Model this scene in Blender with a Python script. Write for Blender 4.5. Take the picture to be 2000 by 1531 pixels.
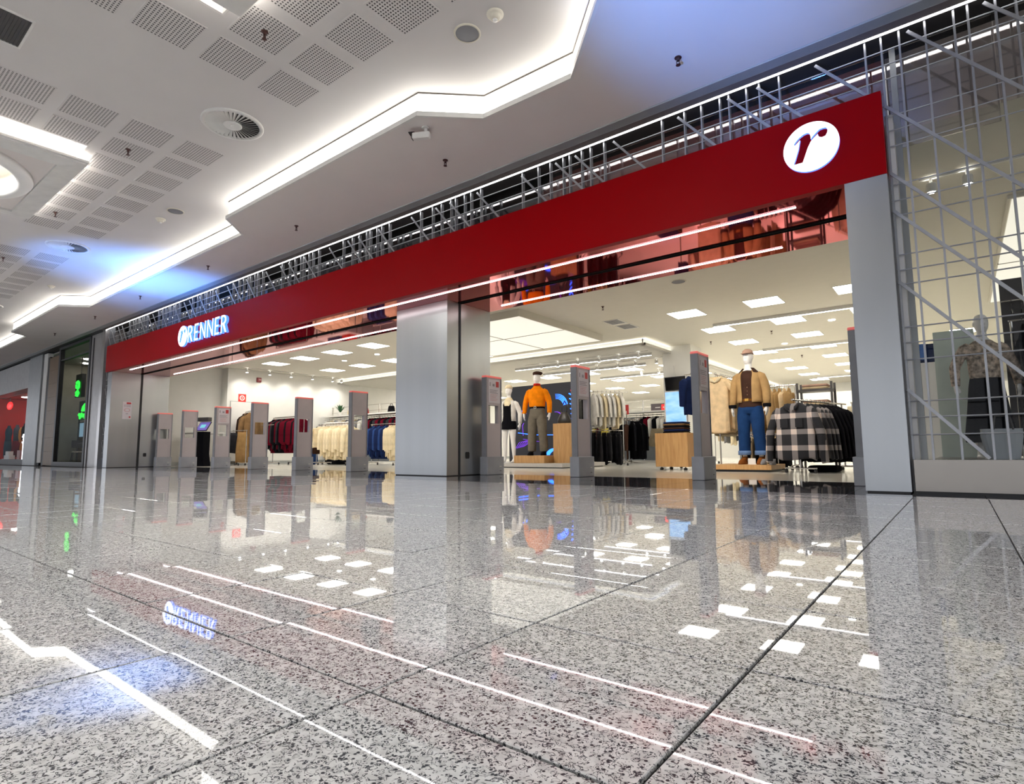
import bpy, bmesh, math, random
from mathutils import Vector, Matrix, Euler
from mathutils.geometry import delaunay_2d_cdt
random.seed(7)
PI = math.pi
for o in list(bpy.data.objects): bpy.data.objects.remove(o, do_unlink=True)
SC = bpy.context.scene
COL = SC.collection

# ---------------------------------------------------------------- camera
YAW, PITCH, ROLL, FPX, CAMH = 0.66079, 0.10369, -0.0078, 1119.05, 0.35
fw = Vector((-math.sin(YAW)*math.cos(PITCH), math.cos(YAW)*math.cos(PITCH), math.sin(PITCH)))
r0 = Vector((math.cos(YAW), math.sin(YAW), 0)); u0 = r0.cross(fw)
rt = r0*math.cos(ROLL)+u0*math.sin(ROLL); up = u0*math.cos(ROLL)-r0*math.sin(ROLL)
cd = bpy.data.cameras.new('camera'); cam = bpy.data.objects.new('camera', cd); COL.objects.link(cam)
cd.sensor_fit = 'HORIZONTAL'; cd.sensor_width = 36; cd.lens = FPX/2000*36; cd.clip_start = .02; cd.clip_end = 200
cam.matrix_world = Matrix(((rt.x, up.x, -fw.x, 0), (rt.y, up.y, -fw.y, 0), (rt.z, up.z, -fw.z, CAMH), (0, 0, 0, 1)))
SC.camera = cam

# ---------------------------------------------------------------- world, exposure, added blue spots
w = bpy.data.worlds.new('mall_ambient'); SC.world = w; w.use_nodes = True
w.node_tree.nodes['Background'].inputs[0].default_value = (.80, .83, .90, 1)
w.node_tree.nodes['Background'].inputs[1].default_value = 1.05
vs = SC.view_settings
SC.display_settings.display_device = 'sRGB'
vs.view_transform = 'Standard'; vs.look = 'None'; vs.gamma = 1; vs.use_curve_mapping = False
vs.exposure = 0.35
def spot(name, loc, tgt, power, col, angle, blend=1.0, size=.15):
    l = bpy.data.lights.new(name, 'SPOT'); l.energy = power; l.color = col
    l.spot_size = math.radians(angle); l.spot_blend = blend; l.shadow_soft_size = size
    o = bpy.data.objects.new(name, l); COL.objects.link(o); o.location = loc
    o.rotation_euler = (Vector(tgt)-Vector(loc)).to_track_quat('-Z', 'Y').to_euler()
    return o
# unseen blue spots, added to tint two places of the ceiling
spot('blue_fill_spot', (-12.8, 1.0, .9), (-13.5, 4.7, 3.95), 1300, (.10, .32, 1.0), 58)
spot('blue_fill_spot', (-13.0, 3.0, .9), (-12.9, 4.75, 3.9), 1000, (.08, .30, 1.0), 48)
spot('blue_fill_spot', (-1.5, 1.1, .9), (-1.2, 4.1, 3.9), 950, (.12, .32, 1.0), 36)

# ---------------------------------------------------------------- materials
MATS = {}
def mat(name, col, rough=.5, metal=0.0, emit=None, es=0.0, var=.06, vs_=6.0, bump=0.0, bs=60.0, coat=0.0, spec=.5, stretch=None):
    if name in MATS: return MATS[name]
    m = bpy.data.materials.new(name); m.use_nodes = True
    nt = m.node_tree; b = nt.nodes['Principled BSDF']
    b.inputs['Roughness'].default_value = rough; b.inputs['Metallic'].default_value = metal
    b.inputs['Specular IOR Level'].default_value = spec; b.inputs['Coat Weight'].default_value = coat
    b.inputs['Coat Roughness'].default_value = .05
    c = (*col, 1)
    tc = nt.nodes.new('ShaderNodeTexCoord'); src = tc.outputs['Object']
    if stretch:
        mp = nt.nodes.new('ShaderNodeMapping'); mp.inputs['Scale'].default_value = stretch
        nt.links.new(src, mp.inputs['Vector']); src = mp.outputs['Vector']
    nz = nt.nodes.new('ShaderNodeTexNoise'); nz.inputs['Scale'].default_value = vs_; nz.inputs['Detail'].default_value = 3
    nt.links.new(src, nz.inputs['Vector'])
    rp = nt.nodes.new('ShaderNodeValToRGB')
    rp.color_ramp.elements[0].position = .3; rp.color_ramp.elements[1].position = .7
    rp.color_ramp.elements[0].color = (*[x*(1-var) for x in col], 1); rp.color_ramp.elements[1].color = (*[min(1, x*(1+var)) for x in col], 1)
    nt.links.new(nz.outputs['Fac'], rp.inputs['Fac']); nt.links.new(rp.outputs['Color'], b.inputs['Base Color'])
    if emit:
        b.inputs['Emission Color'].default_value = (*emit, 1); b.inputs['Emission Strength'].default_value = es
    if bump:
        n2 = nt.nodes.new('ShaderNodeTexNoise'); n2.inputs['Scale'].default_value = bs; nt.links.new(src, n2.inputs['Vector'])
        bp = nt.nodes.new('ShaderNodeBump'); bp.inputs['Strength'].default_value = bump; bp.inputs['Distance'].default_value = .01
        nt.links.new(n2.outputs['Fac'], bp.inputs['Height']); nt.links.new(bp.outputs['Normal'], b.inputs['Normal'])
    MATS[name] = m
    return m

def granite(name, light, mid, dark, scale, rough, spec):
    m = bpy.data.materials.new(name); m.use_nodes = True; nt = m.node_tree; b = nt.nodes['Principled BSDF']; L = nt.links.new
    ge = nt.nodes.new('ShaderNodeNewGeometry')
    n0 = nt.nodes.new('ShaderNodeTexNoise'); n0.inputs['Scale'].default_value = scale*.5; n0.inputs['Detail'].default_value = 3
    L(ge.outputs['Position'], n0.inputs['Vector'])
    n1 = nt.nodes.new('ShaderNodeTexNoise'); n1.inputs['Scale'].default_value = scale; n1.inputs['Detail'].default_value = 1.0
    n1.inputs['Distortion'].default_value = 1.6; L(ge.outputs['Position'], n1.inputs['Vector'])
    n2 = nt.nodes.new('ShaderNodeTexVoronoi'); n2.inputs['Scale'].default_value = scale*.95; L(ge.outputs['Position'], n2.inputs['Vector'])
    r0_ = nt.nodes.new('ShaderNodeValToRGB'); r0_.color_ramp.elements[0].position = .36; r0_.color_ramp.elements[1].position = .62
    r0_.color_ramp.elements[0].color = (*mid, 1); r0_.color_ramp.elements[1].color = (*light, 1); L(n0.outputs['Fac'], r0_.inputs['Fac'])
    ab = nt.nodes.new('ShaderNodeMath'); ab.operation = 'SUBTRACT'; ab.inputs[1].default_value = .42; L(n1.outputs['Fac'], ab.inputs[0])
    aa = nt.nodes.new('ShaderNodeMath'); aa.operation = 'ABSOLUTE'; L(ab.outputs[0], aa.inputs[0])
    r1 = nt.nodes.new('ShaderNodeValToRGB'); r1.color_ramp.elements[0].position = .018; r1.color_ramp.elements[1].position = .058
    r1.color_ramp.elements[0].color = (1, 1, 1, 1); r1.color_ramp.elements[1].color = (0, 0, 0, 1); L(aa.outputs[0], r1.inputs['Fac'])
    r2 = nt.nodes.new('ShaderNodeValToRGB'); r2.color_ramp.elements[0].position = .19; r2.color_ramp.elements[1].position = .28
    r2.color_ramp.elements[0].color = (1, 1, 1, 1); r2.color_ramp.elements[1].color = (0, 0, 0, 1); L(n2.outputs['Distance'], r2.inputs['Fac'])
    mx = nt.nodes.new('ShaderNodeMath'); mx.operation = 'MAXIMUM'; L(r1.outputs['Color'], mx.inputs[0]); L(r2.outputs['Color'], mx.inputs[1])
    mm = nt.nodes.new('ShaderNodeMix'); mm.data_type = 'RGBA'; L(mx.outputs[0], mm.inputs[0]); L(r0_.outputs['Color'], mm.inputs[6]); mm.inputs[7].default_value = (*dark, 1)
    L(mm.outputs[2], b.inputs['Base Color'])
    b.inputs['Roughness'].default_value = rough; b.inputs['Specular IOR Level'].default_value = spec; b.inputs['IOR'].default_value = 1.6
    # faint polish waviness
    n3 = nt.nodes.new('ShaderNodeTexNoise'); n3.inputs['Scale'].default_value = 9; L(ge.outputs['Position'], n3.inputs['Vector'])
    bp = nt.nodes.new('ShaderNodeBump'); bp.inputs['Strength'].default_value = .0012; bp.inputs['Distance'].default_value = .01
    L(n3.outputs['Fac'], bp.inputs['Height']); L(bp.outputs['Normal'], b.inputs['Normal'])
    MATS[name] = m; return m

def emis(name, col, s, base=None):
    return mat(name, base or col, .4, 0, emit=col, es=s, var=.01)

def plaid(name, dark, light, grey, scale):
    m = bpy.data.materials.new(name); m.use_nodes = True; nt = m.node_tree; b = nt.nodes['Principled BSDF']; L = nt.links.new
    tc = nt.nodes.new('ShaderNodeTexCoord'); sp = nt.nodes.new('ShaderNodeSeparateXYZ'); L(tc.outputs['Object'], sp.inputs[0])
    def bands(out, lo, hi, ph):
        a = nt.nodes.new('ShaderNodeMath'); a.operation = 'MULTIPLY_ADD'; a.inputs[1].default_value = scale; a.inputs[2].default_value = ph; L(out, a.inputs[0])
        f = nt.nodes.new('ShaderNodeMath'); f.operation = 'FRACT'; L(a.outputs[0], f.inputs[0])
        g = nt.nodes.new('ShaderNodeMath'); g.operation = 'COMPARE'; g.inputs[1].default_value = (lo+hi)/2; g.inputs[2].default_value = (hi-lo)/2; L(f.outputs[0], g.inputs[0])
        return g.outputs[0]
    v = bands(sp.outputs[0], .1, .45, .2); h = bands(sp.outputs[2], .1, .42, 0); t = bands(sp.outputs[2], .62, .7, 0)
    s = nt.nodes.new('ShaderNodeMath'); s.operation = 'ADD'; L(v, s.inputs[0]); L(h, s.inputs[1])
    s2 = nt.nodes.new('ShaderNodeMath'); s2.operation = 'MULTIPLY_ADD'; s2.inputs[1].default_value = .4; L(t, s2.inputs[0]); L(s.outputs[0], s2.inputs[2])
    s3 = nt.nodes.new('ShaderNodeMath'); s3.operation = 'DIVIDE'; s3.inputs[1].default_value = 2.01; L(s2.outputs[0], s3.inputs[0])
    r = nt.nodes.new('ShaderNodeValToRGB'); r.color_ramp.interpolation = 'CONSTANT'
    e = r.color_ramp.elements; e[0].position = 0; e[0].color = (*dark, 1); e[1].position = .3; e[1].color = (*grey, 1); q = e.new(.75); q.color = (*light, 1)
    L(s3.outputs[0], r.inputs['Fac']); L(r.outputs['Color'], b.inputs['Base Color']); b.inputs['Roughness'].default_value = .9
    MATS[name] = m; return m

def glassmat(name, tint=(.9, .95, .93), refl=.12, ior=1.5, fres=True):
    m = bpy.data.materials.new(name); m.use_nodes = True; nt = m.node_tree; nt.nodes.remove(nt.nodes['Principled BSDF']); L = nt.links.new
    out = nt.nodes['Material Output']; t = nt.nodes.new('ShaderNodeBsdfTransparent'); t.inputs[0].default_value = (*tint, 1)
    g = nt.nodes.new('ShaderNodeBsdfGlossy'); g.inputs['Roughness'].default_value = .01
    f = nt.nodes.new('ShaderNodeFresnel'); f.inputs['IOR'].default_value = ior
    a = nt.nodes.new('ShaderNodeMath'); a.operation = 'ADD'; a.inputs[1].default_value = refl; L(f.outputs[0], a.inputs[0])
    mx = nt.nodes.new('ShaderNodeMixShader'); mx.inputs[0].default_value = refl
    if fres: L(a.outputs[0], mx.inputs[0])
    L(t.outputs[0], mx.inputs[1]); L(g.outputs[0], mx.inputs[2]); L(mx.outputs[0], out.inputs[0])
    MATS[name] = m; return m

def wood(name, a, c, scale=3.0):
    m = bpy.data.materials.new(name); m.use_nodes = True; nt = m.node_tree; b = nt.nodes['Principled BSDF']; L = nt.links.new
    tc = nt.nodes.new('ShaderNodeTexCoord'); mp = nt.nodes.new('ShaderNodeMapping'); mp.inputs['Scale'].default_value = (14, 14, 1.2); L(tc.outputs['Object'], mp.inputs[0])
    n = nt.nodes.new('ShaderNodeTexNoise'); n.inputs['Scale'].default_value = scale; n.inputs['Detail'].default_value = 5; L(mp.outputs[0], n.inputs['Vector'])
    r = nt.nodes.new('ShaderNodeValToRGB'); r.color_ramp.elements[0].position = .3; r.color_ramp.elements[1].position = .7
    r.color_ramp.elements[0].color = (*a, 1); r.color_ramp.elements[1].color = (*c, 1); L(n.outputs['Fac'], r.inputs['Fac']); L(r.outputs['Color'], b.inputs['Base Color'])
    b.inputs['Roughness'].default_value = .45
    MATS[name] = m; return m

# mall surfaces
M_TILE = granite('granite_light', (.82, .82, .805), (.63, .63, .62), (.055, .058, .066), 105, .02, .6)
M_BAND = granite('granite_dark', (.12, .12, .13), (.075, .077, .085), (.02, .02, .024), 105, .03, .5)
M_GROUT = mat('tile_grout', (.045, .04, .04), .8)
M_SFLOOR = mat('store_floor_white', (.88, .85, .77), .12, var=.03, vs_=1.2)
M_CEIL = mat('ceiling_plaster', (.63, .605, .59), .75, var=.02, vs_=1.5)
M_SOFFIT = mat('soffit_plaster', (.72, .67, .64), .75, var=.02, vs_=1.5)
M_COVE = mat('cove_white', (.86, .86, .83), .6, var=.02)
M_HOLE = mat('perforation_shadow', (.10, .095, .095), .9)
M_PERF = mat('perforated_plaster', (.62, .595, .58), .75, var=.02)
M_GAP = mat('shadow_gap', (.16, .14, .12), .8)
M_RED = mat('fascia_red', (.31, .0, .0025), .42, var=.03, vs_=1.0, spec=.06)
M_REDG = mat('soffit_red_gloss', (.50, .02, .03), .035, .85, var=.04)
M_ALU = mat('brushed_aluminium', (.43, .445, .455), .30, .88, var=.05, vs_=3, bump=.03, bs=80, stretch=(1, 1, .05))
M_ALUD = mat('aluminium_trim', (.42, .44, .44), .45, .6, var=.04)
M_BAR = mat('galvanised_bar', (.40, .41, .43), .42, .7, var=.08, vs_=12)
M_STEEL = mat('stainless_steel', (.29, .265, .235), .2, 1.0, var=.05, vs_=2, bump=.12, bs=3)
M_BLACK = mat('black_rubber', (.012, .012, .013), .45)
M_BLKT = mat('track_black', (.006, .006, .006), .8, spec=.1)
M_DARK = mat('dark_metal', (.06, .055, .055), .5, .3)
M_TAUPE = mat('recess_taupe', (.16, .135, .13), .6, .2)
M_BLKGAP = mat('recess_black', (.02, .017, .016), .7)
M_LED = emis('led_strip_white', (1, .97, .97), 7)
M_LEDS = emis('led_strip_soffit', (1, .90, .90), 10)
M_COVEL = emis('cove_lamp', (1, .97, .90), 30)
M_COVEB = emis('cove_diffuser', (1, .97, .90), 3.2)
M_PANEL = emis('led_panel', (1, .955, .87), 11)
M_LIN = emis('linear_lamp', (1, .97, .98), 5)
M_SPOT = emis('spot_lens', (1, .97, .94), 40)
M_LBOX = emis('light_ceiling_film', (1, .95, .82), .62, (.3, .29, .26))
M_DISC = emis('downlight_disc', (1, .98, .95), 21)
M_SIGNW = emis('sign_white', (.93, .95, 1.0), 1.5)
M_SIGNB = emis('sign_blue_edge', (.06, .20, 1.0), 1.6, (.1, .2, .6))
M_WHITE = mat('white_paint', (.80, .79, .76), .55, var=.02)
M_CREAM = mat('cream_paint', (.66, .62, .52), .6, var=.02)
M_SCEIL = mat('store_ceiling_paint', (.66, .63, .55), .65, var=.015)
M_SCEIL2 = mat('store_ceiling_low', (.58, .56, .51), .6, var=.015)
M_SWALL = mat('store_wall_paint', (.80, .79, .75), .6, var=.015)
M_GLASS = glassmat('window_glass', (.97, .98, .975), .008, 1.2, False)
M_GLASSN = glassmat('neighbour_glass', (.97, .98, .98), .012, 1.16, False)
M_GLASSD = glassmat('transom_glass', (.88, .86, .85), .16)
M_CLEAR = glassmat('clear_acrylic', (.95, .96, .96), .02, 1.3, False)
M_GATE = mat('gate_grey', (.44, .395, .395), .45, var=.03)
M_GATEB = mat('gate_base', (.30, .31, .33), .5, .2, var=.08, vs_=5)
M_GATED = mat('gate_edge', (.20, .205, .22), .5, .1)
M_GATER = mat('gate_cap_red', (.75, .22, .20), .4, emit=(1, .12, .1), es=.25)
M_PAPER = mat('paper', (.62, .58, .59), .8, var=.02)
M_REDP = mat('print_red', (.50, .03, .03), .6)
M_GREYP = mat('print_grey', (.28, .25, .26), .7)
M_PINKP = mat('print_pink', (.55, .28, .28), .7)
M_WOOD = wood('oak_veneer', (.42, .22, .075), (.56, .33, .13))
M_WOODD = wood('brown_timber', (.13, .075, .028), (.24, .14, .055))
M_MANN = mat('mannequin_white', (.84, .82, .79), .35, var=.02)
M_CHROME = mat('chrome_tube', (.55, .53, .50), .25, .9)
M_FIX = mat('fixture_white', (.70, .69, .66), .4)
M_SPRK = mat('sprinkler_bronze', (.10, .05, .045), .4, .6)
def cloth(n, c, v=.14): return mat('cloth_'+n, c, .95, var=v, vs_=9, bump=.25, bs=45, spec=.06)

# ---------------------------------------------------------------- mesh helpers
class MB:
    def __init__(s): s.v = []; s.f = []
    def quad(s, a, b, c, d): n = len(s.v); s.v += [tuple(a), tuple(b), tuple(c), tuple(d)]; s.f.append((n, n+1, n+2, n+3)); return s
    def poly(s, pts): n = len(s.v); s.v += [tuple(p) for p in pts]; s.f.append(tuple(range(n, n+len(pts)))); return s
    def box(s, x0, x1, y0, y1, z0, z1):
        n = len(s.v); s.v += [(x0, y0, z0), (x1, y0, z0), (x1, y1, z0), (x0, y1, z0), (x0, y0, z1), (x1, y0, z1), (x1, y1, z1), (x0, y1, z1)]
        s.f += [tuple(n+i for i in q) for q in ((0, 3, 2, 1), (4, 5, 6, 7), (0, 1, 5, 4), (1, 2, 6, 5), (2, 3, 7, 6), (3, 0, 4, 7))]; return s
    def cbox(s, c, d): return s.box(c[0]-d[0]/2, c[0]+d[0]/2, c[1]-d[1]/2, c[1]+d[1]/2, c[2]-d[2]/2, c[2]+d[2]/2)
    def bevbox(s, x0, x1, y0, y1, z0, z1, b):   # chamfered top and vertical edges
        def ring(i, z): return [(x0+i+b, y0+i, z), (x1-i-b, y0+i, z), (x1-i, y0+i+b, z), (x1-i, y1-i-b, z), (x1-i-b, y1-i, z), (x0+i+b, y1-i, z), (x0+i, y1-i-b, z), (x0+i, y0+i+b, z)]
        return s.rings([ring(b, z0), ring(0, z0+b), ring(0, z1-b), ring(b, z1)])
    def rings(s, rs, caps=True, closed=True):
        n0 = len(s.v); k = len(rs[0])
        for r in rs: s.v += [tuple(p) for p in r]
        for i in range(len(rs)-1):
            for j in range(k if closed else k-1):
                a = n0+i*k+j; b = n0+i*k+(j+1) % k
                s.f.append((a, b, b+k, a+k))
        if caps and closed:
            s.f.append(tuple(n0+j for j in reversed(range(k)))); m = n0+(len(rs)-1)*k; s.f.append(tuple(m+j for j in range(k)))
        return s
    def prism(s, pts, z0, z1): return s.rings([[(x, y, z0) for x, y in pts], [(x, y, z1) for x, y in pts]])
    def prismY(s, pts, y0, y1): return s.rings([[(x, y1, z) for x, z in pts], [(x, y0, z) for x, z in pts]])
    def prismX(s, pts, x0, x1): return s.rings([[(x0, y, z) for y, z in pts], [(x1, y, z) for y, z in pts]])
    def tube(s, pts, r, n=8, caps=True):
        P = [Vector(p) for p in pts]; R = r if isinstance(r, (list, tuple)) else [r]*len(P); rs = []
        prev = None
        for i, p in enumerate(P):
            t = (P[min(i+1, len(P)-1)]-P[max(i-1, 0)]).normalized()
            if prev is None: a = t.orthogonal().normalized()
            else: a = (prev-t*prev.dot(t)).normalized()
            prev = a; b = t.cross(a); q = R[i]
            rx, ry = q if isinstance(q, tuple) else (q, q)
            rs.append([p+a*rx*math.cos(2*PI*k/n)+b*ry*math.sin(2*PI*k/n) for k in range(n)])
        return s.rings(rs, caps)
    def lathe(s, prof, c=(0, 0, 0), n=24, caps=False):
        return s.rings([[(c[0]+r*math.cos(2*PI*k/n), c[1]+r*math.sin(2*PI*k/n), c[2]+z) for k in range(n)] for r, z in prof], caps)
    def bar(s, p, q, wd, dp, ax=(0, 1, 0)):     # rectangular bar from p to q; dp along ax, wd across
        p = Vector(p); q = Vector(q); t = (q-p).normalized(); a = Vector(ax); b = t.cross(a).normalized()
        rs = [[e+a*dp/2*i+b*wd/2*j for i, j in ((-1, -1), (1, -1), (1, 1), (-1, 1))] for e in (p, q)]
        return s.rings(rs)
    def ell(s, c, rx, ry, rz, n=14, m=9):
        rs = []
        for i in range(m+1):
            a = -PI/2+PI*i/m; q = max(math.cos(a), .02)
            rs.append([(c[0]+rx*q*math.cos(2*PI*k/n), c[1]+ry*q*math.sin(2*PI*k/n), c[2]+rz*math.sin(a)) for k in range(n)])
        return s.rings(rs)
    def add(s, o, M=None):
        n = len(s.v); s.v += [tuple(M @ Vector(p)) if M else p for p in o.v]; s.f += [tuple(n+i for i in f) for f in o.f]; return s
    def mesh(s, name, m, smooth=False):
        me = bpy.data.meshes.new(name); me.from_pydata(s.v, [], s.f); me.update()
        me.materials.append(m)
        bm = bmesh.new(); bm.from_mesh(me); bmesh.ops.recalc_face_normals(bm, faces=bm.faces); bm.to_mesh(me); bm.free()
        if smooth: me.polygons.foreach_set('use_smooth', [True]*len(me.polygons))
        return me
    def build(s, name, m, parent=None, smooth=False, loc=None):
        return inst(name, s.mesh(name, m, smooth), parent, loc)
def inst(name, me, parent=None, loc=None, rot=None):
    o = bpy.data.objects.new(name, me); COL.objects.link(o)
    if parent: o.parent = parent
    if loc: o.location = loc
    if rot: o.rotation_euler = rot
    return o
def tag(o, label=None, cat=None, group=None, kind=None):
    if label: o['label'] = label
    if cat: o['category'] = cat
    if group: o['group'] = group
    if kind: o['kind'] = kind
    return o
def thing(name, label, cat, loc=(0, 0, 0), rz=0, group=None):
    o = bpy.data.objects.new(name, None); COL.objects.link(o); o.location = loc; o.rotation_euler = (0, 0, rz); o.empty_display_size = .1
    return tag(o, label, cat, group)
def struct(name, label=None): 
    o = bpy.data.objects.new(name, None); COL.objects.link(o); o.empty_display_size = .1
    o['kind'] = 'structure'
    if label: o['label'] = label
    return o
def S(o, label=None): o['kind'] = 'structure'; return tag(o, label)
def copy_tree(o, parent=None):
    c = o.copy(); COL.objects.link(c); c.parent = parent
    for ch in o.children: copy_tree(ch, c)
    return c
def inside(p, poly):
    x, y = p; c = False; n = len(poly)
    for i in range(n):
        x1, y1 = poly[i]; x2, y2 = poly[(i+1) % n]
        if (y1 > y) != (y2 > y) and x < (x2-x1)*(y-y1)/(y2-y1)+x1: c = not c
    return c
def holed(mb, outer, holes, y0, y1, sides=True, z_up=False):
    """flat polygon with holes in the XZ plane (XY when z_up), thickness y0..y1"""
    vs2 = [Vector(p) for p in outer]; fs = [list(range(len(outer)))]
    for h in holes: n = len(vs2); vs2 += [Vector(p) for p in h]; fs.append(list(range(n, n+len(h))))
    ed = [(f[i], f[(i+1) % len(f)]) for f in fs for i in range(len(f))]
    ov, oe, of, *_ = delaunay_2d_cdt(vs2, ed, [], 0, 1e-6)
    P = (lambda p, d: (p[0], p[1], d)) if z_up else (lambda p, d: (p[0], d, p[1]))
    for d in ((y0, y1) if y0 != y1 else (y0,)):
        for f in of:
            c = sum((ov[i] for i in f), Vector((0, 0)))/len(f)
            if inside(c, outer) and not any(inside(c, h) for h in holes): mb.poly([P(ov[i], d) for i in f])
    if sides:
        for lp in [outer]+holes:
            for i in range(len(lp)):
                a = lp[i]; b = lp[(i+1) % len(lp)]; mb.quad(P(a, y0), P(b, y0), P(b, y1), P(a, y1))
    return mb
def circle(cx, cy, r, n=40): return [(cx+r*math.cos(2*PI*i/n), cy+r*math.sin(2*PI*i/n)) for i in range(n)]
# ================================================================ FLOORS
floor = S(MB().box(-46, 9, -14, 7.02, -.10, -.006).build('floor', M_GROUT), 'polished light grey granite mall floor with dark speckles')
TS = .4205
tile_me = MB().bevbox(-TS/2+.0026, TS/2-.0026, -TS/2+.0026, TS/2-.0026, -.012, 0, .0012).mesh('tile', M_TILE)
tile_half = MB().bevbox(-TS/2+.0026, TS/2-.0026, -.1325, .1835, -.012, 0, .0012).mesh('tile', M_TILE)
rest = MB(); spots_ = []
for i in range(-72, 8):
    for j in range(-3, 11):
        cx = -.292+TS*(i+.5); cy = .99+TS*(j+.5)
        if j == 10: cy = .99+TS*10-.185*0+.0
        spots_.append((i, j, cx, cy))
near = []
for (i, j, cx, cy) in spots_:
    if j == 10: continue
    d = Vector((cx, cy, -CAMH)); z = d.dot(fw)
    sx = d.dot(rt)/z if z > .05 else 9; sy = d.dot(up)/z if z > .05 else 9
    if z > .1 and abs(sx) < 1.15 and sy > -1.0: near.append((1/(z*z), i, j))
near.sort(reverse=True); nearset = {(i, j) for _, i, j in near[:285]}
rr = random.Random(3)
YB = .99+TS*9      # start of the cut row before the border joint
for (i, j, cx, cy) in spots_:
    if j == 10: continue
    if j == 9:
        y0, y1 = YB, 5.145
    else: y0, y1 = cy-TS/2, cy+TS/2
    if (i, j) in nearset:
        o = inst('tile', tile_me, floor, (cx, (y0+y1)/2, -.0004+.0006*rr.random()), (math.radians(rr.uniform(-.16, .16)), math.radians(rr.uniform(-.16, .16)), 0))
        if j == 9: o.scale = (1, (y1-y0)/TS, 1)
    else:
        rest.box(cx-TS/2+.0026, cx+TS/2-.0026, y0+.0026, y1-.0026, -.012, rr.uniform(-.0008, 0))
rest.box(-46, 9, -14, -.2725, -.012, 0)
tag(rest.build('tiles_beyond', M_TILE, floor), kind='stuff')
band = S(MB().box(-19.2, 3.5, 5.145, 7.02, -.09, -.003).build('floor_threshold', M_GROUT), 'dark polished granite band under the shop entrance')
for i in range(27):
    for y0, y1 in ((5.149, 6.08), (6.084, 7.018)):
        x0 = -19.2+i*.84
        inst('slab', MB().box(x0+.002, x0+.838, y0, y1, -.01, rr.uniform(-.0005, 0)).mesh('slab', M_BAND), band)
S(MB().box(-20.5, 6, 7.02, 30, -.1, 0).box(-.3, 6, 5.6, 7.02, -.1, -.02).build('floor_store', M_SFLOOR), 'glossy cream white shop floor')

# ================================================================ MALL CEILING
ZC, ZU = 3.906, 4.19
BA = (-11.38, -8.57, -.6, 2.22); BB = (-4.62, -1.82, -.6, 2.18); BC = (-17.8, -15.0, -.6, 2.22)
HA = (-11.62, -8.33, -.8, 2.17); HB = (-4.86, -1.58, -.8, 2.13); HC = (-18.04, -14.76, -.8, 2.17)
cm = MB()
xs = [-46, HC[0], HC[1], HA[0], HA[1], HB[0], HB[1], 9]
for k in range(7):
    if k in (1, 3, 5):
        cm.box(xs[k], xs[k+1], 2.15, 6.2, ZU, ZU+.03); cm.box(xs[k], xs[k+1], -14, -.8, ZU, ZU+.03)
    else: cm.box(xs[k], xs[k+1], -14, 6.2, ZU, ZU+.03)
for h in (HA, HB, HC):
    cm.box(h[0], h[1], h[2], 2.15, ZU+.22, ZU+.25)
    cm.box(h[0]+.002, h[0]+.02, h[2]+.02, 2.13, ZU+.001, ZU+.22); cm.box(h[1]-.02, h[1]-.002, h[2]+.02, 2.13, ZU+.001, ZU+.22)
    cm.box(h[0]+.002, h[1]-.002, 2.13, 2.148, ZU+.001, ZU+.22); cm.box(h[0]+.002, h[1]-.002, h[2]+.002, h[2]+.02, ZU+.001, ZU+.22)
ceil = S(cm.build('ceiling', M_CEIL), 'high white mall ceiling with perforated squares')
# perforated panels
n = 15; pw = .47; pm = MB(); cell = pw/(2*n+1)
for a in range(2*n+1):
    for b in range(2*n+1):
        if a % 2 and b % 2: continue
        x0 = -pw/2+a*cell; y0 = -pw/2+b*cell
        pm.quad((x0, y0, 0), (x0, y0+cell, 0), (x0+cell, y0+cell, 0), (x0+cell, y0, 0))
for (x0, y0, x1, y1) in ((-1, -1, 1, -1), (1, -1, 1, 1), (1, 1, -1, 1), (-1, 1, -1, -1)):
    h_ = pw/2; pm.quad((x0*h_, y0*h_, 0), (x1*h_, y1*h_, 0), (x1*h_, y1*h_, .005), (x0*h_, y0*h_, .005))
perf_me = pm.mesh('perforated_panel', M_PERF)
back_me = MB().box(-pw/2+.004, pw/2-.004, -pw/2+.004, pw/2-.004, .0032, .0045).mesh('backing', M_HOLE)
def blocked(x, y):
    for h in (HA, HB, HC):
        if h[0]-.2 < x < h[1]+.2 and y < h[3]+.15: return True
    return False
for gx in (-5.35, -11.69, -18.0):
    for c in range(8):
        for y in (1.315, 1.895, 2.475, 3.065):
            x = gx+.6035*c
            if gx == -5.35: x = -5.35+.6*c
            if blocked(x, y): continue
            p = inst('perforated_panel', perf_me, ceil, (x, y, ZU-.0055)); inst('backing', back_me, p)
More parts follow.
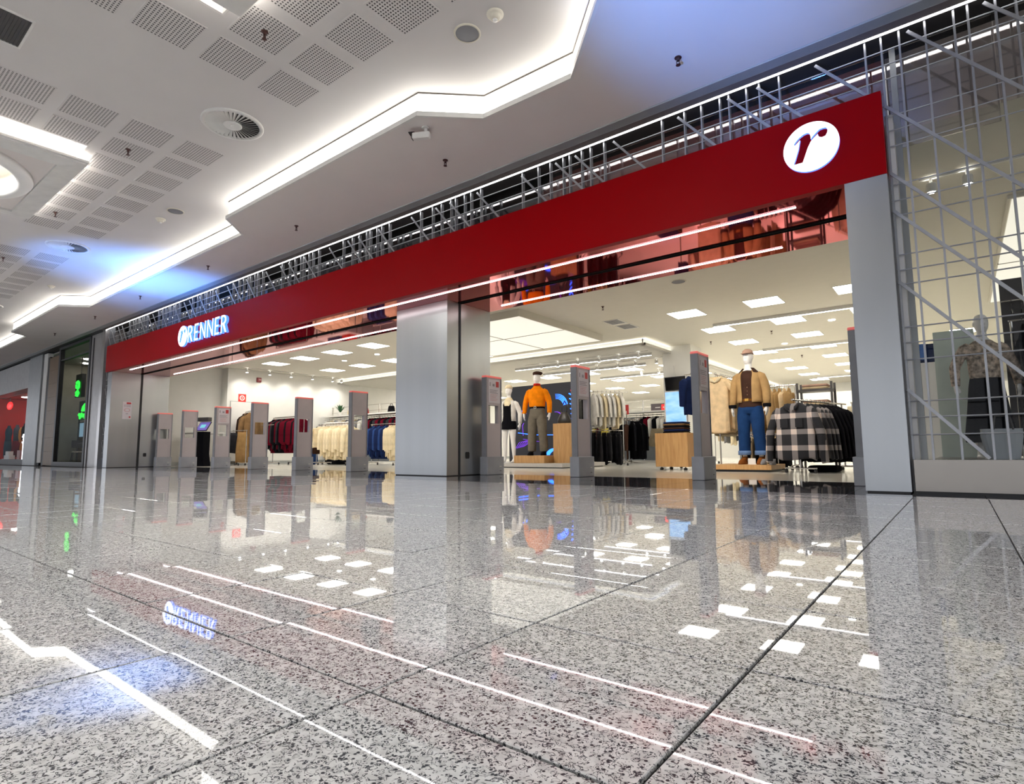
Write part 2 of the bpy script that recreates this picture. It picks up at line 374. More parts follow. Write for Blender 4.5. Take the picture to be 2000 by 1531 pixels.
# dropped light boxes
def light_box(B, H, label):
    x0, x1, y0, y1 = B; cx, cy = (x0+x1)/2, (y0+y1)/2
    t = thing('ceiling_light_box', label, 'ceiling light', (cx, cy, ZU-.16))
    hx, hy = (x1-x0)/2, (y1-y0)/2
    fr = MB()
    fr.rings([[(sx*a, sy*b, z) for sx, sy in ((-1, -1), (1, -1), (1, 1), (-1, 1))] for a, b, z in
              ((hx, hy, .07), (hx, hy, .045), (hx-.03, hy-.03, .04), (hx-.03, hy-.03, .022), (hx-.24, hy-.24, .0), (hx-.27, hy-.27, .0), (hx-.27, hy-.27, .035))], caps=False)
    fr.build('frame', M_FIX, t)
    pl = MB(); holed(pl, [(-hx+.26, -hy+.26), (hx-.26, -hy+.26), (hx-.26, hy-.26), (-hx+.26, hy-.26)], [circle(0, 0, .95)], .03, .05, False, True)
    pl.box(-hx+.01, hx-.01, -hy+.01, -hy+.3, .055, .068).box(-hx+.01, hx-.01, hy-.3, hy-.01, .055, .068).box(-hx+.01, -hx+.3, -hy+.3, hy-.3, .055, .068).box(hx-.3, hx-.01, -hy+.3, hy-.3, .055, .068)
    pl.build('panel', M_SOFFIT, t)
    ring = MB().lathe([(1.13, .032), (1.13, .0), (1.11, -.03), (1.06, -.05), (1.0, -.055), (.965, -.045), (.95, -.02), (.95, .05)], n=64)
    ring.build('ring', M_WHITE, t, True)
    MB().lathe([(.95, .04), (.92, .19), (.70, .2)], n=64).build('reflector', M_CREAM, t, True)
    MB().lathe([(.72, .18), (.72, .195), (.001, .195)], n=48).lathe([(.72, .18), (.001, .18)], n=48).build('lamp_disc', M_DISC, t)
    for a in (-1, 1):
        MB().box(-hx+.08, hx-.08, a*(hy-.07)-.015, a*(hy-.07)+.015, .070, .078).build('lamp_strip', M_COVEL, t); MB().box(a*(hx-.07)-.015, a*(hx-.07)+.015, -hy+.1, hy-.1, .070, .078).build('lamp_strip', M_COVEL, t)
    for a in (-1, 1):
        for b in (-1, 1): MB().box(a*(hx-.5)-.02, a*(hx-.5)+.02, b*(hy-.5)-.02, b*(hy-.5)+.02, .05, .375).build('hanger_rod', M_FIX, t)
    return t
light_box(BA, HA, 'dropped white square ceiling light with ring, beyond the round slotted diffuser')
light_box(BB, HB, 'dropped white square ceiling light with ring, above the domed smoke detector side')
light_box(BC, HC, 'dropped white square ceiling light with ring, farthest along the mall ceiling')

# lower soffit with lit zigzag cove
LIP = [(-46, 4.43), (-21.95, 4.43), (-21.5, 4.0), (-16.88, 3.96), (-16.39, 4.44), (-9.02, 4.44), (-8.58, 3.97), (-4.31, 3.93), (-3.79, 4.41), (-2.70, 4.43), (-2.02, 3.74), (-1.0, 2.7), (9, 2.7)]
def offset(pl, d):
    out = []
    for i, p in enumerate(pl):
        a = Vector(pl[max(i-1, 0)]); b = Vector(p); c = Vector(pl[min(i+1, len(pl)-1)])
        def nrm(u, v): t = (v-u).normalized(); return Vector((-t.y, t.x))
        n1 = nrm(a, b) if i > 0 else nrm(b, c); n2 = nrm(b, c) if i < len(pl)-1 else n1
        m = (n1+n2).normalized(); out.append(tuple(b+m*d/max(m.dot(n1), .3)))
    return out
YT = 5.335
so = struct('ceiling_soffit', 'lower white mall ceiling along the shopfront')
mb = MB()
for i in range(len(LIP)-1):
    a, b = LIP[i], LIP[i+1]
    mb.rings([[(a[0], a[1], ZC), (b[0], b[1], ZC), (b[0], YT, ZC), (a[0], YT, ZC)], [(a[0], a[1], ZC+.02), (b[0], b[1], ZC+.02), (b[0], YT, ZC+.02), (a[0], YT, ZC+.02)]])
mb.build('soffit_board', M_SOFFIT, so)
def ribbon(mb, A, B, z0, z1):
    for i in range(len(A)-1):
        mb.rings([[(*A[i], z0), (*A[i+1], z0), (*B[i+1], z0), (*B[i], z0)], [(*A[i], z1), (*A[i+1], z1), (*B[i+1], z1), (*B[i], z1)]])
    return mb
O = {d: offset(LIP, d) for d in (-.004, .025, .026, .032, .05)}
ribbon(MB(), O[-.004], O[.025], ZC-.002, ZC+.052).build('lip', M_FIX, so)
ribbon(MB(), O[.032], O[.05], ZC+.02, ZU-.014).build('cove_diffuser', M_COVEB, so)
ribbon(MB(), O[.026], O[.05], ZU-.014, ZU).build('shadow_gap', M_GAP, so)
# trim, recess and LED line in front of the lattice
t1 = S(MB().prismX([(5.335, ZC+.02), (5.335, ZC-.004), (5.345, ZC-.012), (5.44, ZC-.03), (5.45, ZC-.025), (5.45, ZC+.02)], -46, 9).build('trim_1', M_ALUD), 'grey aluminium trim along the ceiling edge')
S(MB().box(-19.1, 9, 5.45, 5.575, ZC-.01, ZC+.02).build('trim_2', M_TAUPE), 'dark recess band beside the ceiling light line')
S(MB().box(-46, -19.1, 5.45, 6.2, ZC-.012, ZC+.02).build('trim_4', M_BLACK), 'black line where the neighbouring shopfronts meet the ceiling')
tag(MB().box(-18.95, 2.6, 5.58, 5.606, ZC-.012, ZC+.008).build('led_line', M_LED), 'long thin white light line along the ceiling above the lattice', 'light strip')
S(MB().box(-19.1, 9, 5.606, 6.1, ZC+.0, ZC+.03).build('trim_3', M_BLKGAP), 'black recess above the lattice')

# ceiling fixtures
def diffuser(x, y, r, label):
    t = thing('air_diffuser', label, 'air vent', (x, y, ZU))
    MB().lathe([(r, 0), (r, -.012), (r*.97, -.022), (r*.86, -.018), (r*.86, -.003)], n=48).build('rim', M_FIX, t, True)
    MB().lathe([(r*.86, -.002), (.001, -.002)], n=48).build('cavity', M_DARK, t)
    MB().lathe([(r*.30, -.004), (r*.30, -.02), (r*.28, -.026), (.02, -.028), (.018, -.034), (.001, -.034)], n=32).build('hub', M_FIX, t)
    vm = MB().rings([[(r*.29, -.012, -.02), (r*.29, .006, -.008), (r*.29, .007, -.009), (r*.29, -.011, -.021)], [(r*.88, -.02, -.022), (r*.88, .014, -.004), (r*.88, .015, -.006), (r*.88, -.019, -.024)]]).mesh('vane', M_FIX)
    for k in range(36): inst('vane', vm, t, None, (0, 0, 2*PI*k/36))
diffuser(-6.46, 3.02, .335, 'round white slotted air diffuser between the two groups of perforated squares')
diffuser(-12.76, 3.07, .335, 'round white slotted air diffuser in the blue lit part of the ceiling')
diffuser(-19.4, 3.07, .335, 'round white slotted air diffuser farthest along the ceiling')
def speaker(x, y, z, r, label):
    t = thing('ceiling_speaker', label, 'speaker', (x, y, z))
    MB().lathe([(r, 0), (r, -.006), (r*.95, -.011), (r*.86, -.008)], n=40).build('rim', M_CREAM, t, True)
    MB().lathe([(r*.88, -.006), (r*.5, -.010), (.001, -.012)], n=40).build('grille', mat('speaker_grille', (.20, .20, .22), .6, .3, bump=.4, bs=400), t, True)
speaker(-3.32, 3.64, ZU, .125, 'round grey ceiling speaker beside the domed detector')
speaker(-9.57, 3.64, ZU, .125, 'round grey ceiling speaker by the inner corner of the lit cove')
def detector(x, y, label):
    t = thing('smoke_detector', label, 'smoke detector', (x, y, ZU))
    MB().lathe([(.075, 0), (.075, -.012), (.062, -.02), (.05, -.024), (.05, -.034), (.044, -.046), (.025, -.056), (.001, -.058)], n=28).build('body', M_CREAM, t, True)
    MB().lathe([(.022, -.056), (.02, -.068), (.001, -.07)], n=16).build('sensor', M_FIX, t, True)
detector(-2.97, 3.62, 'cream domed smoke detector next to the nearer speaker')
detector(-10.09, 3.62, 'cream domed smoke detector next to the farther speaker')
detector(-16.1, 3.62, 'cream domed smoke detector by the cove beyond the blue ceiling')
def sprinkler_me():
    mb = MB().lathe([(.032, 0), (.032, -.006), (.016, -.01), (.012, -.03), (.012, -.034)], n=12)
    mb.box(-.016, -.011, -.004, .004, -.065, -.03).box(.011, .016, -.004, .004, -.065, -.03).box(-.016, .016, -.004, .004, -.07, -.062)
    mb.lathe([(.022, -.072), (.022, -.075), (.001, -.075)], n=12).lathe([(.022, -.072), (.001, -.072)], n=12)
    return mb.mesh('sprinkler', M_SPRK)
spk = sprinkler_me()
for x, y in ((-1.78, 4.79), (-4.73, 4.79), (-7.99, 4.79), (-11.04, 4.82), (-14.35, 4.83), (-17.38, 4.85), (-20.73, 4.83)):
    tag(inst('sprinkler', spk, None, (x, y, ZC)), 'small bronze sprinkler head under the lower ceiling', 'sprinkler', 'sprinklers along the lower ceiling')
for x in (-4.75, -8.03, -11.07, -14.43):
    tag(inst('sprinkler', spk, None, (x, 2.47, ZU-.005)), 'small bronze sprinkler head under a perforated square', 'sprinkler', 'sprinklers among the perforated squares')
t = thing('surveillance_camera', 'white box security camera hanging under the lower ceiling', 'camera', (-4.40, 4.15, ZC), math.radians(-62))
MB().lathe([(.045, 0), (.045, -.012), (.018, -.016), (.018, -.05)], n=16).build('mount', M_FIX, t)
MB().bevbox(-.035, .035, -.15, .05, -.125, -.055, .008).build('housing', M_FIX, t)
MB().box(-.03, .03, -.158, -.15, -.12, -.062).box(-.038, .038, -.19, -.12, -.056, -.05).build('lens_hood', M_BLACK, t)
t = thing('return_air_vent', 'dark rectangular air vent in the high ceiling', 'air vent', (-6.5, 1.02, ZU))
MB().rings([[(a*.27, b*.13, z) for a, b in ((-1, -1), (1, -1), (1, 1), (-1, 1))] for z in (0, -.012)] + [[(a*.25, b*.11, -.012) for a, b in ((-1, -1), (1, -1), (1, 1), (-1, 1))], [(a*.25, b*.11, -.002) for a, b in ((-1, -1), (1, -1), (1, 1), (-1, 1))]], caps=False).build('frame', M_FIX, t)
MB().box(-.25, .25, -.11, .11, -.003, -.001).build('grille', M_DARK, t)
for k in range(9): MB().box(-.25, .25, -.1+.025*k-.003, -.1+.025*k+.003, -.010, -.003).build('slat', M_DARK, t)
# ================================================================ SHOPFRONT
D = 5.49; SO = 2.62; FT = 3.34; YBK = 7.02
XL, XR = -18.5, -.32
fas = thing('fascia_sign_board', 'long bright red fascia board above the shop entrance', 'fascia', ((XL+XR)/2, D, SO))
W2 = (XR-XL)/2
MB().box(-W2, W2, 0, .09, 0, FT-SO).build('board', M_RED, fas)
MB().box(-W2, W2-.0, .005, .085, FT-SO, FT-SO+.008).build('top_edge', M_RED, fas)
# red soffit and bulkhead over the entrance
sf = struct('entrance_soffit', 'glossy dark red entrance soffit')
MB().box(XL, XR, 5.58, 6.262, SO, SO+.03).box(XL, XR, 6.338, YBK, SO, SO+.03).build('soffit_panel', M_REDG, sf)
for x0, x1 in ((-18.2, -7.03), (-5.9, -.63)):
    MB().box(x0, x1, 6.262, 6.278, SO-.012, SO+.03).box(x0, x1, 6.322, 6.338, SO-.012, SO+.03).box(x0, x1, 6.278, 6.322, SO-.004, SO+.03).build('shutter_track', M_BLKT, sf)
MB().box(XL-.3, XR, 6.02, YBK, SO+.03, 3.9).build('bulkhead', M_WHITE, sf)
MB().box(XL-.3, XR, 5.985, 6.02, SO+.03, 3.9).build('backing_panel', mat('backing_red', (.45, .15, .13), .4), sf)
def led(x0, x1, y, label):
    t = thing('soffit_light_line', label, 'light strip', ((x0+x1)/2, y, SO)); h = (x1-x0)/2
    MB().box(-h, h, -.019, .019, -.004, 0).build('channel', M_FIX, t); MB().box(-h+.005, h-.005, -.0105, .0105, -.010, -.004).build('diffuser', M_LEDS, t)
led(-17.46, -1.06, 5.74, 'white light line near the front edge of the red soffit')
led(-17.5, -7.2, 6.85, 'white light line at the back of the red soffit between far and middle columns')
led(-5.5, -1.42, 6.82, 'white light line at the back of the red soffit between middle and near columns')
# columns
def column(x0, x1, y0, y1, name, label, inner=None, notch=True):
    s = struct(name, label)
    # the cladding panels, split at the shutter track
    ta, tb = 6.27, 6.33
    MB().box(x0, x1, y0, ta, .012, SO-.002).build('cladding_panel', M_ALU, s)
    MB().box(x0, x1, tb, y1, .012, SO-.002).build('cladding_panel', M_ALU, s)
    MB().box(x0+.02, x1-.02, ta-.01, tb+.01, 0, SO-.002).build('shutter_track', M_BLACK, s)
    MB().box(x0+.01, x1-.01, y0+.01, y1-.01, 0, .02).build('plinth', M_BLACK, s)
    return s
column(-18.5, -18.2, 5.56, YBK, 'column_far', 'brushed aluminium entrance column at the far end')
column(-7.03, -5.9, 6.03, YBK, 'column_middle', 'wide brushed aluminium entrance column in the middle')
column(-.63, XR, D+.004, YBK, 'column_near', 'brushed aluminium entrance column beside the lattice')
for x, y, z in ((-5.9, 6.47, .30), (-18.2, 6.47, .34)):
    tag(MB().prismX([(y+a, z+b) for a, b in ((-.03, -.05), (.03, -.05), (.04, -.03), (.04, .03), (.03, .05), (-.03, .05), (-.04, .03), (-.04, -.03))], x, x+.012).build('lock_cover', M_BLACK), 'small black lock cover low on the '+('middle' if x > -9 else 'far')+' column', 'lock')
t = thing('notice', 'white paper notice with red print on the far column', 'notice', (-18.196, 5.97, 1.33))
MB().box(0, .003, -.11, .11, 0, .48).build('sheet', M_PAPER, t)
MB().box(.003, .0045, -.02, .09, .42, .465).box(.003, .0045, .05, .09, .04, .08).build('red_print', M_REDP, t)
rg = MB().lathe([(.052, 0), (.04, 0)], n=20).build('ring_print', M_PINKP, t)
rg.rotation_euler = (0, PI/2, 0); rg.location = (.0045, 0, .25); rg.scale = (1.0, 1.4, 1)
mbp = MB()
for k in range(4): mbp.box(.003, .004, -.085, .085, .34+.018*k, .346+.018*k)
mbp.box(.003, .004, -.03, .03, .14, .155).build('text_lines', M_GREYP, t)

# ---------------------------------------------------------------- signs
RO = [(-.134, .056), (-.122, .052), (-.082, .088), (-.099, .007), (-.129, -.082), (-.147, -.126), (-.071, -.127), (-.048, -.069), (-.025, -.007), (.003, .046), (.029, .071), (.062, .097), (.061, .086), (.07, .067), (.091, .055), (.12, .059), (.136, .084), (.14, .111), (.129, .132), (.105, .138), (.076, .135), (.045, .111), (.014, .082), (.005, .068), (.004, .097), (-.003, .126), (-.022, .136), (-.052, .132), (-.088, .113), (-.115, .088), (-.133, .065)]
def logo(parent, sc, cx, cz, depth):
    R = [(cx+x*sc, cz+z*sc) for x, z in RO]; ci = circle(cx, cz, .224*sc, 64)
    f = MB(); holed(f, ci, [R], -depth, -depth, False); f.v = f.v; f.build('disc_face', M_SIGNW, parent)
    e = MB()
    for lp in (ci, R):
        for i in range(len(lp)): a = lp[i]; b = lp[(i+1) % len(lp)]; e.quad((a[0], -.004, a[1]), (b[0], -.004, b[1]), (b[0], -depth, b[1]), (a[0], -depth, a[1]))
    e.build('disc_edge', M_SIGNB, parent)
t = thing('logo_sign', 'round glowing white logo sign with a cut-out letter r on the red fascia', 'sign', (-.862, D, 3.025))
logo(t, 1, 0, 0, .03)
# RENNER lettering
LW = {'R': .235, 'E': .185, 'N': .255}
def letter(ch):
    h = .365; s = .043; w_ = LW[ch]; P = []
    if ch == 'E':
        return [[(0, 0), (w_, 0), (w_, s*.85), (s, s*.85), (s, h*.49-.016), (w_*.88, h*.49-.016), (w_*.88, h*.49+.018), (s, h*.49+.018), (s, h-s*.85), (w_, h-s*.85), (w_, h), (0, h)]], []
    if ch == 'N':
        return [[(0, 0), (s*.9, 0), (s*.9, h*.80), (w_-s*.8, 0), (w_, 0), (w_, h), (w_-s*.9, h), (w_-s*.9, h*.24), (s*.85, h), (0, h)]], []
    b0 = h*.46; cx = w_*.42; ro = (h-b0)/2; out = [(0, 0), (s, 0), (s, b0-.0), (s+.03, b0), (w_-.058, 0), (w_, 0), (w_*.60, b0+.012)]
    for i in range(9):
        a = -PI/2+.35+(PI-.35)*i/8; out.append((cx+(w_-cx-.02)*math.cos(a), b0+ro+ro*math.sin(a)))
    out += [(0, h)]
    hole = [(s, b0+.038), (cx-.01, b0+.038)]+[(cx-.01+(w_-cx-.06)*math.cos(a), b0+ro+(ro-.036)*math.sin(a)) for a in [-PI/2+.3+(PI-.6)*i/6 for i in range(7)]]+[(cx-.01, h-.036), (s, h-.036)]
    return [out], [hole]
t = thing('letter_sign', 'glowing white shop name letters with blue edges beside a small round logo', 'sign', (-13.26, D, 2.795))
logo(t, 1.04, -.29, .18, .05)
x = 0.0
for ch in 'RENNER':
    outs, holes = letter(ch); outs = [[(x+a, b) for a, b in o] for o in outs]; holes = [[(x+a, b) for a, b in o] for o in holes]
    f = MB(); e = MB()
    for o in outs: holed(f, o, holes, -.06, -.06, False)
    for lp in outs+holes:
        for i in range(len(lp)): a = lp[i]; b = lp[(i+1) % len(lp)]; e.quad((a[0], -.004, a[1]), (b[0], -.004, b[1]), (b[0], -.06, b[1]), (a[0], -.06, a[1]))
    fo = f.build('letter', M_SIGNW, t); tag(fo, 'white glowing letter '+ch); e.build('letter_edge', M_SIGNB, fo)
    x += LW[ch]+.082

# ---------------------------------------------------------------- lattice, glass, plinth
YG = 5.66
lat = thing('metal_lattice', 'grey metal bar lattice rising from the steel plinth and running above the red fascia', 'lattice', (0, YG, .26))
vm = MB().box(-.006, .006, -.025, .025, 0, 1).mesh('upright_bar', M_BAR)
def vbar(x, z0, z1):
    o = inst('upright_bar', vm, lat, (x, 0, z0-.26)); o.scale = (1.25, 1, z1-z0)
OFF = (0, .25, .43, .62, .71, .88, 1.0, 1.18)
k = 0
for g in range(-1, 10):
    for q, of in enumerate(OFF):
        x = -.42-1.885*g+of
        if g == -1: x = -.42+1.885+of
        if g == 0 and q == 0: pass
        if x > 1.75 or x < -18.45: continue
        vbar(x, .262 if x > -.31 else FT-.05, ZC-.002)
vbar(-.300, .262, ZC-.002)
rods = [3.77, 3.64, 3.51]
hm = MB().tube([(0, 0, 0), (1, 0, 0)], .006, 8).mesh('cross_rod', M_BAR)
for z in rods: o = inst('cross_rod', hm, lat, (-18.45, -.02, z-.26)); o.scale = (20.25, 1, 1)
for z in (3.17, 3.04, 2.90, 2.56, 2.42, 2.29, 1.95, 1.82, 1.70, 1.34, 1.21, 1.07, .73, .60, .46):
    o = inst('cross_rod', hm, lat, (-.31, -.02, z-.26)); o.scale = (2.1, 1, 1)
tops = [-.11]; st = (.70, .53, .28, .52); i = 0
while tops[-1] > -18.3:
    tops.append(tops[-1]-(.70 if i == 0 else (.76 if i % 4 == 0 else (.51, .51, .28, .52)[i % 4]))); i += 1
tops = [.39, .67, 1.19]+tops
SL = .85
for tx in tops:
    # from the ceiling down to behind the fascia, or on across the near lattice
    def at(z): return tx+SL*(3.86-z)
    segs = []
    zend = 3.86-(1.75-tx)/SL
    if at(3.30) <= -.31: segs.append((3.86, 3.30))
    else: segs.append((3.86, max(.27, zend)))
    if at(3.30) <= -.31:
        zs = 3.86-(-.305-tx)/SL
        if zs > .3 and tx > -3.6: segs.append((zs, max(.27, zend)))
    for za, zb in segs:
        MB().bar((at(za), -.035, za-.26), (at(zb), -.035, zb-.26), .024, .012).build('diagonal_bar', M_BAR, lat)
# plinth under the near lattice
t = thing('lattice_plinth', 'brushed stainless steel plinth under the near lattice', 'plinth', (.75, 5.58, 0))
MB().box(-1.045, 2.0, -.085, .18, .02, .255).build('body', M_STEEL, t); MB().box(-1.045, 2.0, -.075, .16, 0, .02).build('base', M_BLACK, t); MB().box(-1.045, 2.0, -.083, .17, .255, .262).build('cap', M_STEEL, t)
# glass behind the lattice
w1 = S(MB().box(-.30, 2.7, 5.872, 5.882, .26, 3.12).build('window_1', M_GLASS), 'clear shop window behind the near lattice')
w2 = struct('window_2', 'dark glass transom behind the lattice above the fascia')
for k in range(10):
    x0 = -18.45+k*2.1; MB().box(x0+.004, min(x0+2.096, 2.7), 5.872, 5.88, (SO+.35 if x0 < -.5 else 3.12), 3.895).build('pane', M_GLASSD, w2)
S(MB().box(-.30, 4.5, 5.99, 6.05, 3.2, 3.9).build('wall_transom', mat('transom_back', (.66, .61, .57), .7)), 'pale bulkhead behind the shop window')
S(MB().box(-.32, -.26, 5.67, YBK, 0, 3.2).build('wall_column_return', M_WHITE), 'white return wall behind the near column')
MBw = MB().box(-.26, -.215, 5.84, 5.90, .26, 3.9).build('trim_5', M_ALUD); S(MBw, 'aluminium window mullion beside the near column')
S(MB().box(-.30, 4.0, 5.76, 5.92, 0, .258).build('trim_6', M_WHITE), 'white sill behind the steel plinth')
# wall left of the far column: lattice return and end post
t = thing('lattice_end_post', 'tall chrome end post of the lattice beside the far column', 'post', (-19.0, 5.6, 0))
MB().box(-.10, .10, -.05, .25, 0, ZC-.012).build('post', mat('post_metal', (.55, .53, .52), .28, .9), t)
t = thing('lattice_far', 'narrow metal lattice panel beside the far column', 'lattice', (-18.70, YG, 0))
MB().box(-.18, .18, -.02, .1, 0, .26).build('plinth', mat('plinth_blue', (.02, .035, .06), .3), t)
for k in range(5):
    MB().box(-.17+.085*k-.005, -.17+.085*k+.005, -.02, .02, .26, ZC-.003).build('upright_bar', M_BAR, t)
for k in range(20): MB().box(-.18, .18, -.03, -.022, .4+.17*k, .41+.17*k).build('cross_rod', M_BAR, t)
for k in range(7): MB().bar((-.17, -.04, 3.7-.5*k), (.17, -.04, 3.7-.5*k-.47), .02, .01).build('diagonal_bar', M_BAR, t)
S(MB().box(-18.95, -18.5, 5.9, 5.95, 0, 3.9).build('wall_lattice_back', mat('lattice_back', (.17, .15, .14), .5)), 'dark wall behind the far lattice panel')
# ================================================================ SECURITY GATES
def gate(x, y, rz=0, poster=0, label=''):
    t = thing('security_gate', label, 'security gate', (x, y, 0), rz, 'anti-theft gates across the entrance')
    MB().bevbox(-.075, .075, -.205, .205, .0, .275, .006).build('base', M_GATEB, t)
    body = MB()
    O_ = [(-.175, .275), (.175, .275), (.175, 1.50), (-.175, 1.50)]; Hh = [(-.125, .79), (.115, .79), (.115, 1.07), (-.125, 1.07)]
    for sx in (-.036, .036):
        q = MB(); holed(q, O_, [Hh], 0, 0, False); body.v, body.f = body.v, body.f
        n0 = len(body.v); body.v += [(sx, p[0], p[2]) for p in q.v]; body.f += [tuple(n0+i for i in f) for f in q.f]
    for lp in (O_, Hh):
        for i in range(4): a = lp[i]; b = lp[(i+1) % 4]; body.quad((-.036, *a), (-.036, *b), (.036, *b), (.036, *a))
    body.build('panel', M_GATE, t)
    MB().box(-.045, .045, -.192, -.172, .275, 1.50).box(-.045, .045, .172, .188, .275, 1.50).build('edge_profile', M_GATED, t)
    MB().box(-.004, .004, -.125, .115, .79, 1.07).build('window_pane', M_CLEAR, t)
    MB().bevbox(-.047, .047, -.193, .189, 1.50, 1.53, .006).build('cap', M_GATER, t)
    MB().box(.0752, .077, .09, .14, .12, .128).build('badge', M_CREAM, t)
    MB().box(.0752, .0765, .095, .135, .05, .06).build('screw_cover', M_DARK, t)
    if poster:
        p = MB().box(.037, .041, -.125, .15, 1.11, 1.475).build('poster', M_PAPER, t)
        MB().box(.041, .0425, .05, .12, 1.36, 1.45).build('red_bag_print', M_REDP, p)
        q = MB()
        for k in range(3): q.box(.041, .042, -.10, .10-.03*(k % 2), 1.305-.022*k, 1.313-.022*k)
        q.box(.041, .042, -.10, -.08, 1.37, 1.43).box(.041, .042, -.03, .02, 1.37, 1.41)
        q.build('grey_text', M_GREYP, p)
        q = MB()
        for k in range(5): q.box(.041, .042, -.09, .09-.02*(k % 3), 1.235-.022*k, 1.241-.022*k)
        q.build('pink_text', M_PINKP, p)
    return t
GY = 6.88
gate(-18.02, GY, 0, 0, 'grey security gate pillar beside the far column')
gate(-16.40, GY, 0, 0, 'plain grey security gate pillar next to the white counter')
gate(-14.55, GY, 0, 1, 'grey security gate pillar with a paper notice near the tablet kiosk')
gate(-12.76, GY, 0, 0, 'plain grey security gate pillar between the brown coats and burgundy sweaters')
gate(-10.95, GY, 0, 0, 'plain grey security gate pillar between burgundy sweaters and cream blouses')
gate(-9.10, GY, 0, 0, 'plain grey security gate pillar between cream blouses and navy garments')
gate(-5.75, GY, 0, 1, 'grey security gate pillar with notice against the middle column')
gate(-4.13, GY, 0, 1, 'grey security gate pillar with notice beside the wooden podium with handbag')
gate(-2.44, GY, 0, 1, 'grey security gate pillar with notice beside the beige polo shirt')
gate(-.745, 6.55, 0, 0, 'grey security gate pillar beside the near column')

# ================================================================ NEIGHBOURING SHOPS
NY = 5.6
S(MB().box(-26.9, -25.3, NY, 5.75, 0, ZC-.012).build('column_neighbour', mat('neighbour_grey', (.40, .42, .43), .4, .3)), 'grey column of the neighbouring shop')
S(MB().box(-25.3, -25.05, NY+.05, 5.75, 0, ZC-.012).box(-24.62, -24.42, NY+.02, 5.75, 0, ZC-.2).build('trim_7', M_BLACK), 'black upright joint strips')
S(MB().box(-25.05, -24.62, NY, 5.75, .1, ZC-.05).build('trim_8', M_WHITE), 'white upright strip beside the timber cladding')
S(MB().box(-46, -26.9, NY, 6.0, 2.82, ZC-.05).build('wall_header', mat('header_grey', (.50, .50, .50), .5)), 'pale grey header above the red shop window')
wc = struct('wall_timber', 'brown timber cladding beside the dark window')
for k in range(8): MB().box(-24.42, -23.35, NY+.02, NY+.1, .02+k*.455, .02+k*.455+.45).build('plank', M_WOODD, wc)
S(MB().box(-24.42, -23.35, NY+.1, 5.75, 0, 3.75).build('wall_timber_back', M_BLACK), 'black wall behind the timber')
fw_ = struct('window_3', 'tall black framed window of the cafe')
MB().box(-23.35, -23.2, NY, NY+.12, 0, ZC-.02).box(-20.4, -20.25, NY, NY+.12, 0, ZC-.02).box(-23.2, -20.4, NY, NY+.12, 0, .14).box(-23.2, -20.4, NY, NY+.12, 3.80, ZC-.02).box(-23.2, -20.4, NY+.02, NY+.1, 3.42, 3.47).build('frame', M_BLACK, fw_)
MB().box(-23.2, -20.4, NY+.05, NY+.06, .14, 3.42).box(-23.2, -20.4, NY+.05, NY+.06, 3.47, 3.80).build('pane', M_GLASSN, fw_)
S(MB().box(-20.25, -19.16, NY+.02, 6.2, 0, ZC-.014).build('wall_neighbour', mat('neighbour_panel', (.42, .41, .41), .35, .4)), 'grey metal panel between the cafe window and lattice post')
S(MB().box(-20.05, -20.0, NY, NY+.02, 0, 3.8).build('trim_9', M_DARK), 'dark upright joint in the grey panel')
# cafe interior
cf = mat('cafe_wall', (.16, .14, .10), .7)
S(MB().box(-27.0, -19.9, 8.4, 8.5, 0, 3.9).build('wall_cafe_back', cf), 'dim brown cafe back wall')
S(MB().box(-27.0, -20.26, 5.76, 8.4, 3.82, 3.87).build('ceiling_cafe', mat('cafe_ceiling', (.42, .40, .36), .7)), 'pale cafe ceiling')
S(MB().box(-27.0, -20.26, 5.76, 8.4, -.05, 0).build('floor_cafe', mat('cafe_floor', (.10, .08, .06), .3)), 'brown cafe floor')
S(MB().box(-20.25, -20.2, 6.2, 8.4, 0, 3.82).build('wall_cafe_side', cf), 'dim brown cafe side wall')
S(MB().box(-27.0, -26.92, 5.76, 8.4, 0, 3.82).build('wall_cafe_end', mat('cafe_end', (.30, .28, .22), .7)), 'olive cafe end wall')
dl = MB().lathe([(.13, 0), (.13, -.02), (.001, -.021)], n=16).mesh('downlight', emis('cafe_downlight', (1, .95, .85), 26))
for x, y in ((-21.7, 6.5), (-23.2, 6.6), (-24.8, 6.8), (-26.0, 7.1), (-22.4, 7.4)): tag(inst('downlight', dl, None, (x, y, 3.82)), 'small round downlight in the cafe ceiling', 'ceiling light', 'cafe downlights')
GRN = emis('green_neon', (.03, .75, .06), 1.2, (.02, .3, .03))
t = thing('hanging_sign', 'black hanging box sign with two glowing green marks in the cafe', 'sign', (-24.5, 6.55, 2.38))
MB().box(-.32, .32, -.06, .06, 0, .82).build('box', M_BLACK, t)
MB().tube([(-.16, -.065, .52), (-.02, -.065, .56), (.12, -.065, .50), (.14, -.065, .36), (0, -.065, .31), (-.14, -.065, .35), (-.16, -.065, .46)], .05, 8).tube([(-.16, -.065, .16), (0, -.065, .22), (.14, -.065, .14), (.02, -.065, .06), (-.14, -.065, .08)], .05, 8).build('green_mark', GRN, t)
MB().box(-.01, .01, -.01, .01, .82, 1.44).build('hanger_rod', M_DARK, t)
t = thing('neon_sign', 'glowing green script sign with a dome above it in the cafe', 'sign', (-24.4, 6.75, 1.70))
zz = [(-.85+.085*i, 0, .06+.09*math.sin(i*2.1)+.03*math.cos(i*5)) for i in range(21)]
MB().tube(zz, .03, 6).build('script', GRN, t)
MB().tube([(-.5, 0, .22), (-.42, 0, .36), (-.2, 0, .46), (.1, 0, .48), (.3, 0, .38), (.36, 0, .22)], .035, 6).tube([(-.3, 0, .22), (-.15, 0, .34), (.05, 0, .34), (.15, 0, .22)], .03, 6).build('dome_outline', GRN, t)
MB().box(-.95, .9, .03, .07, -.1, .6).build('board', M_BLACK, t)
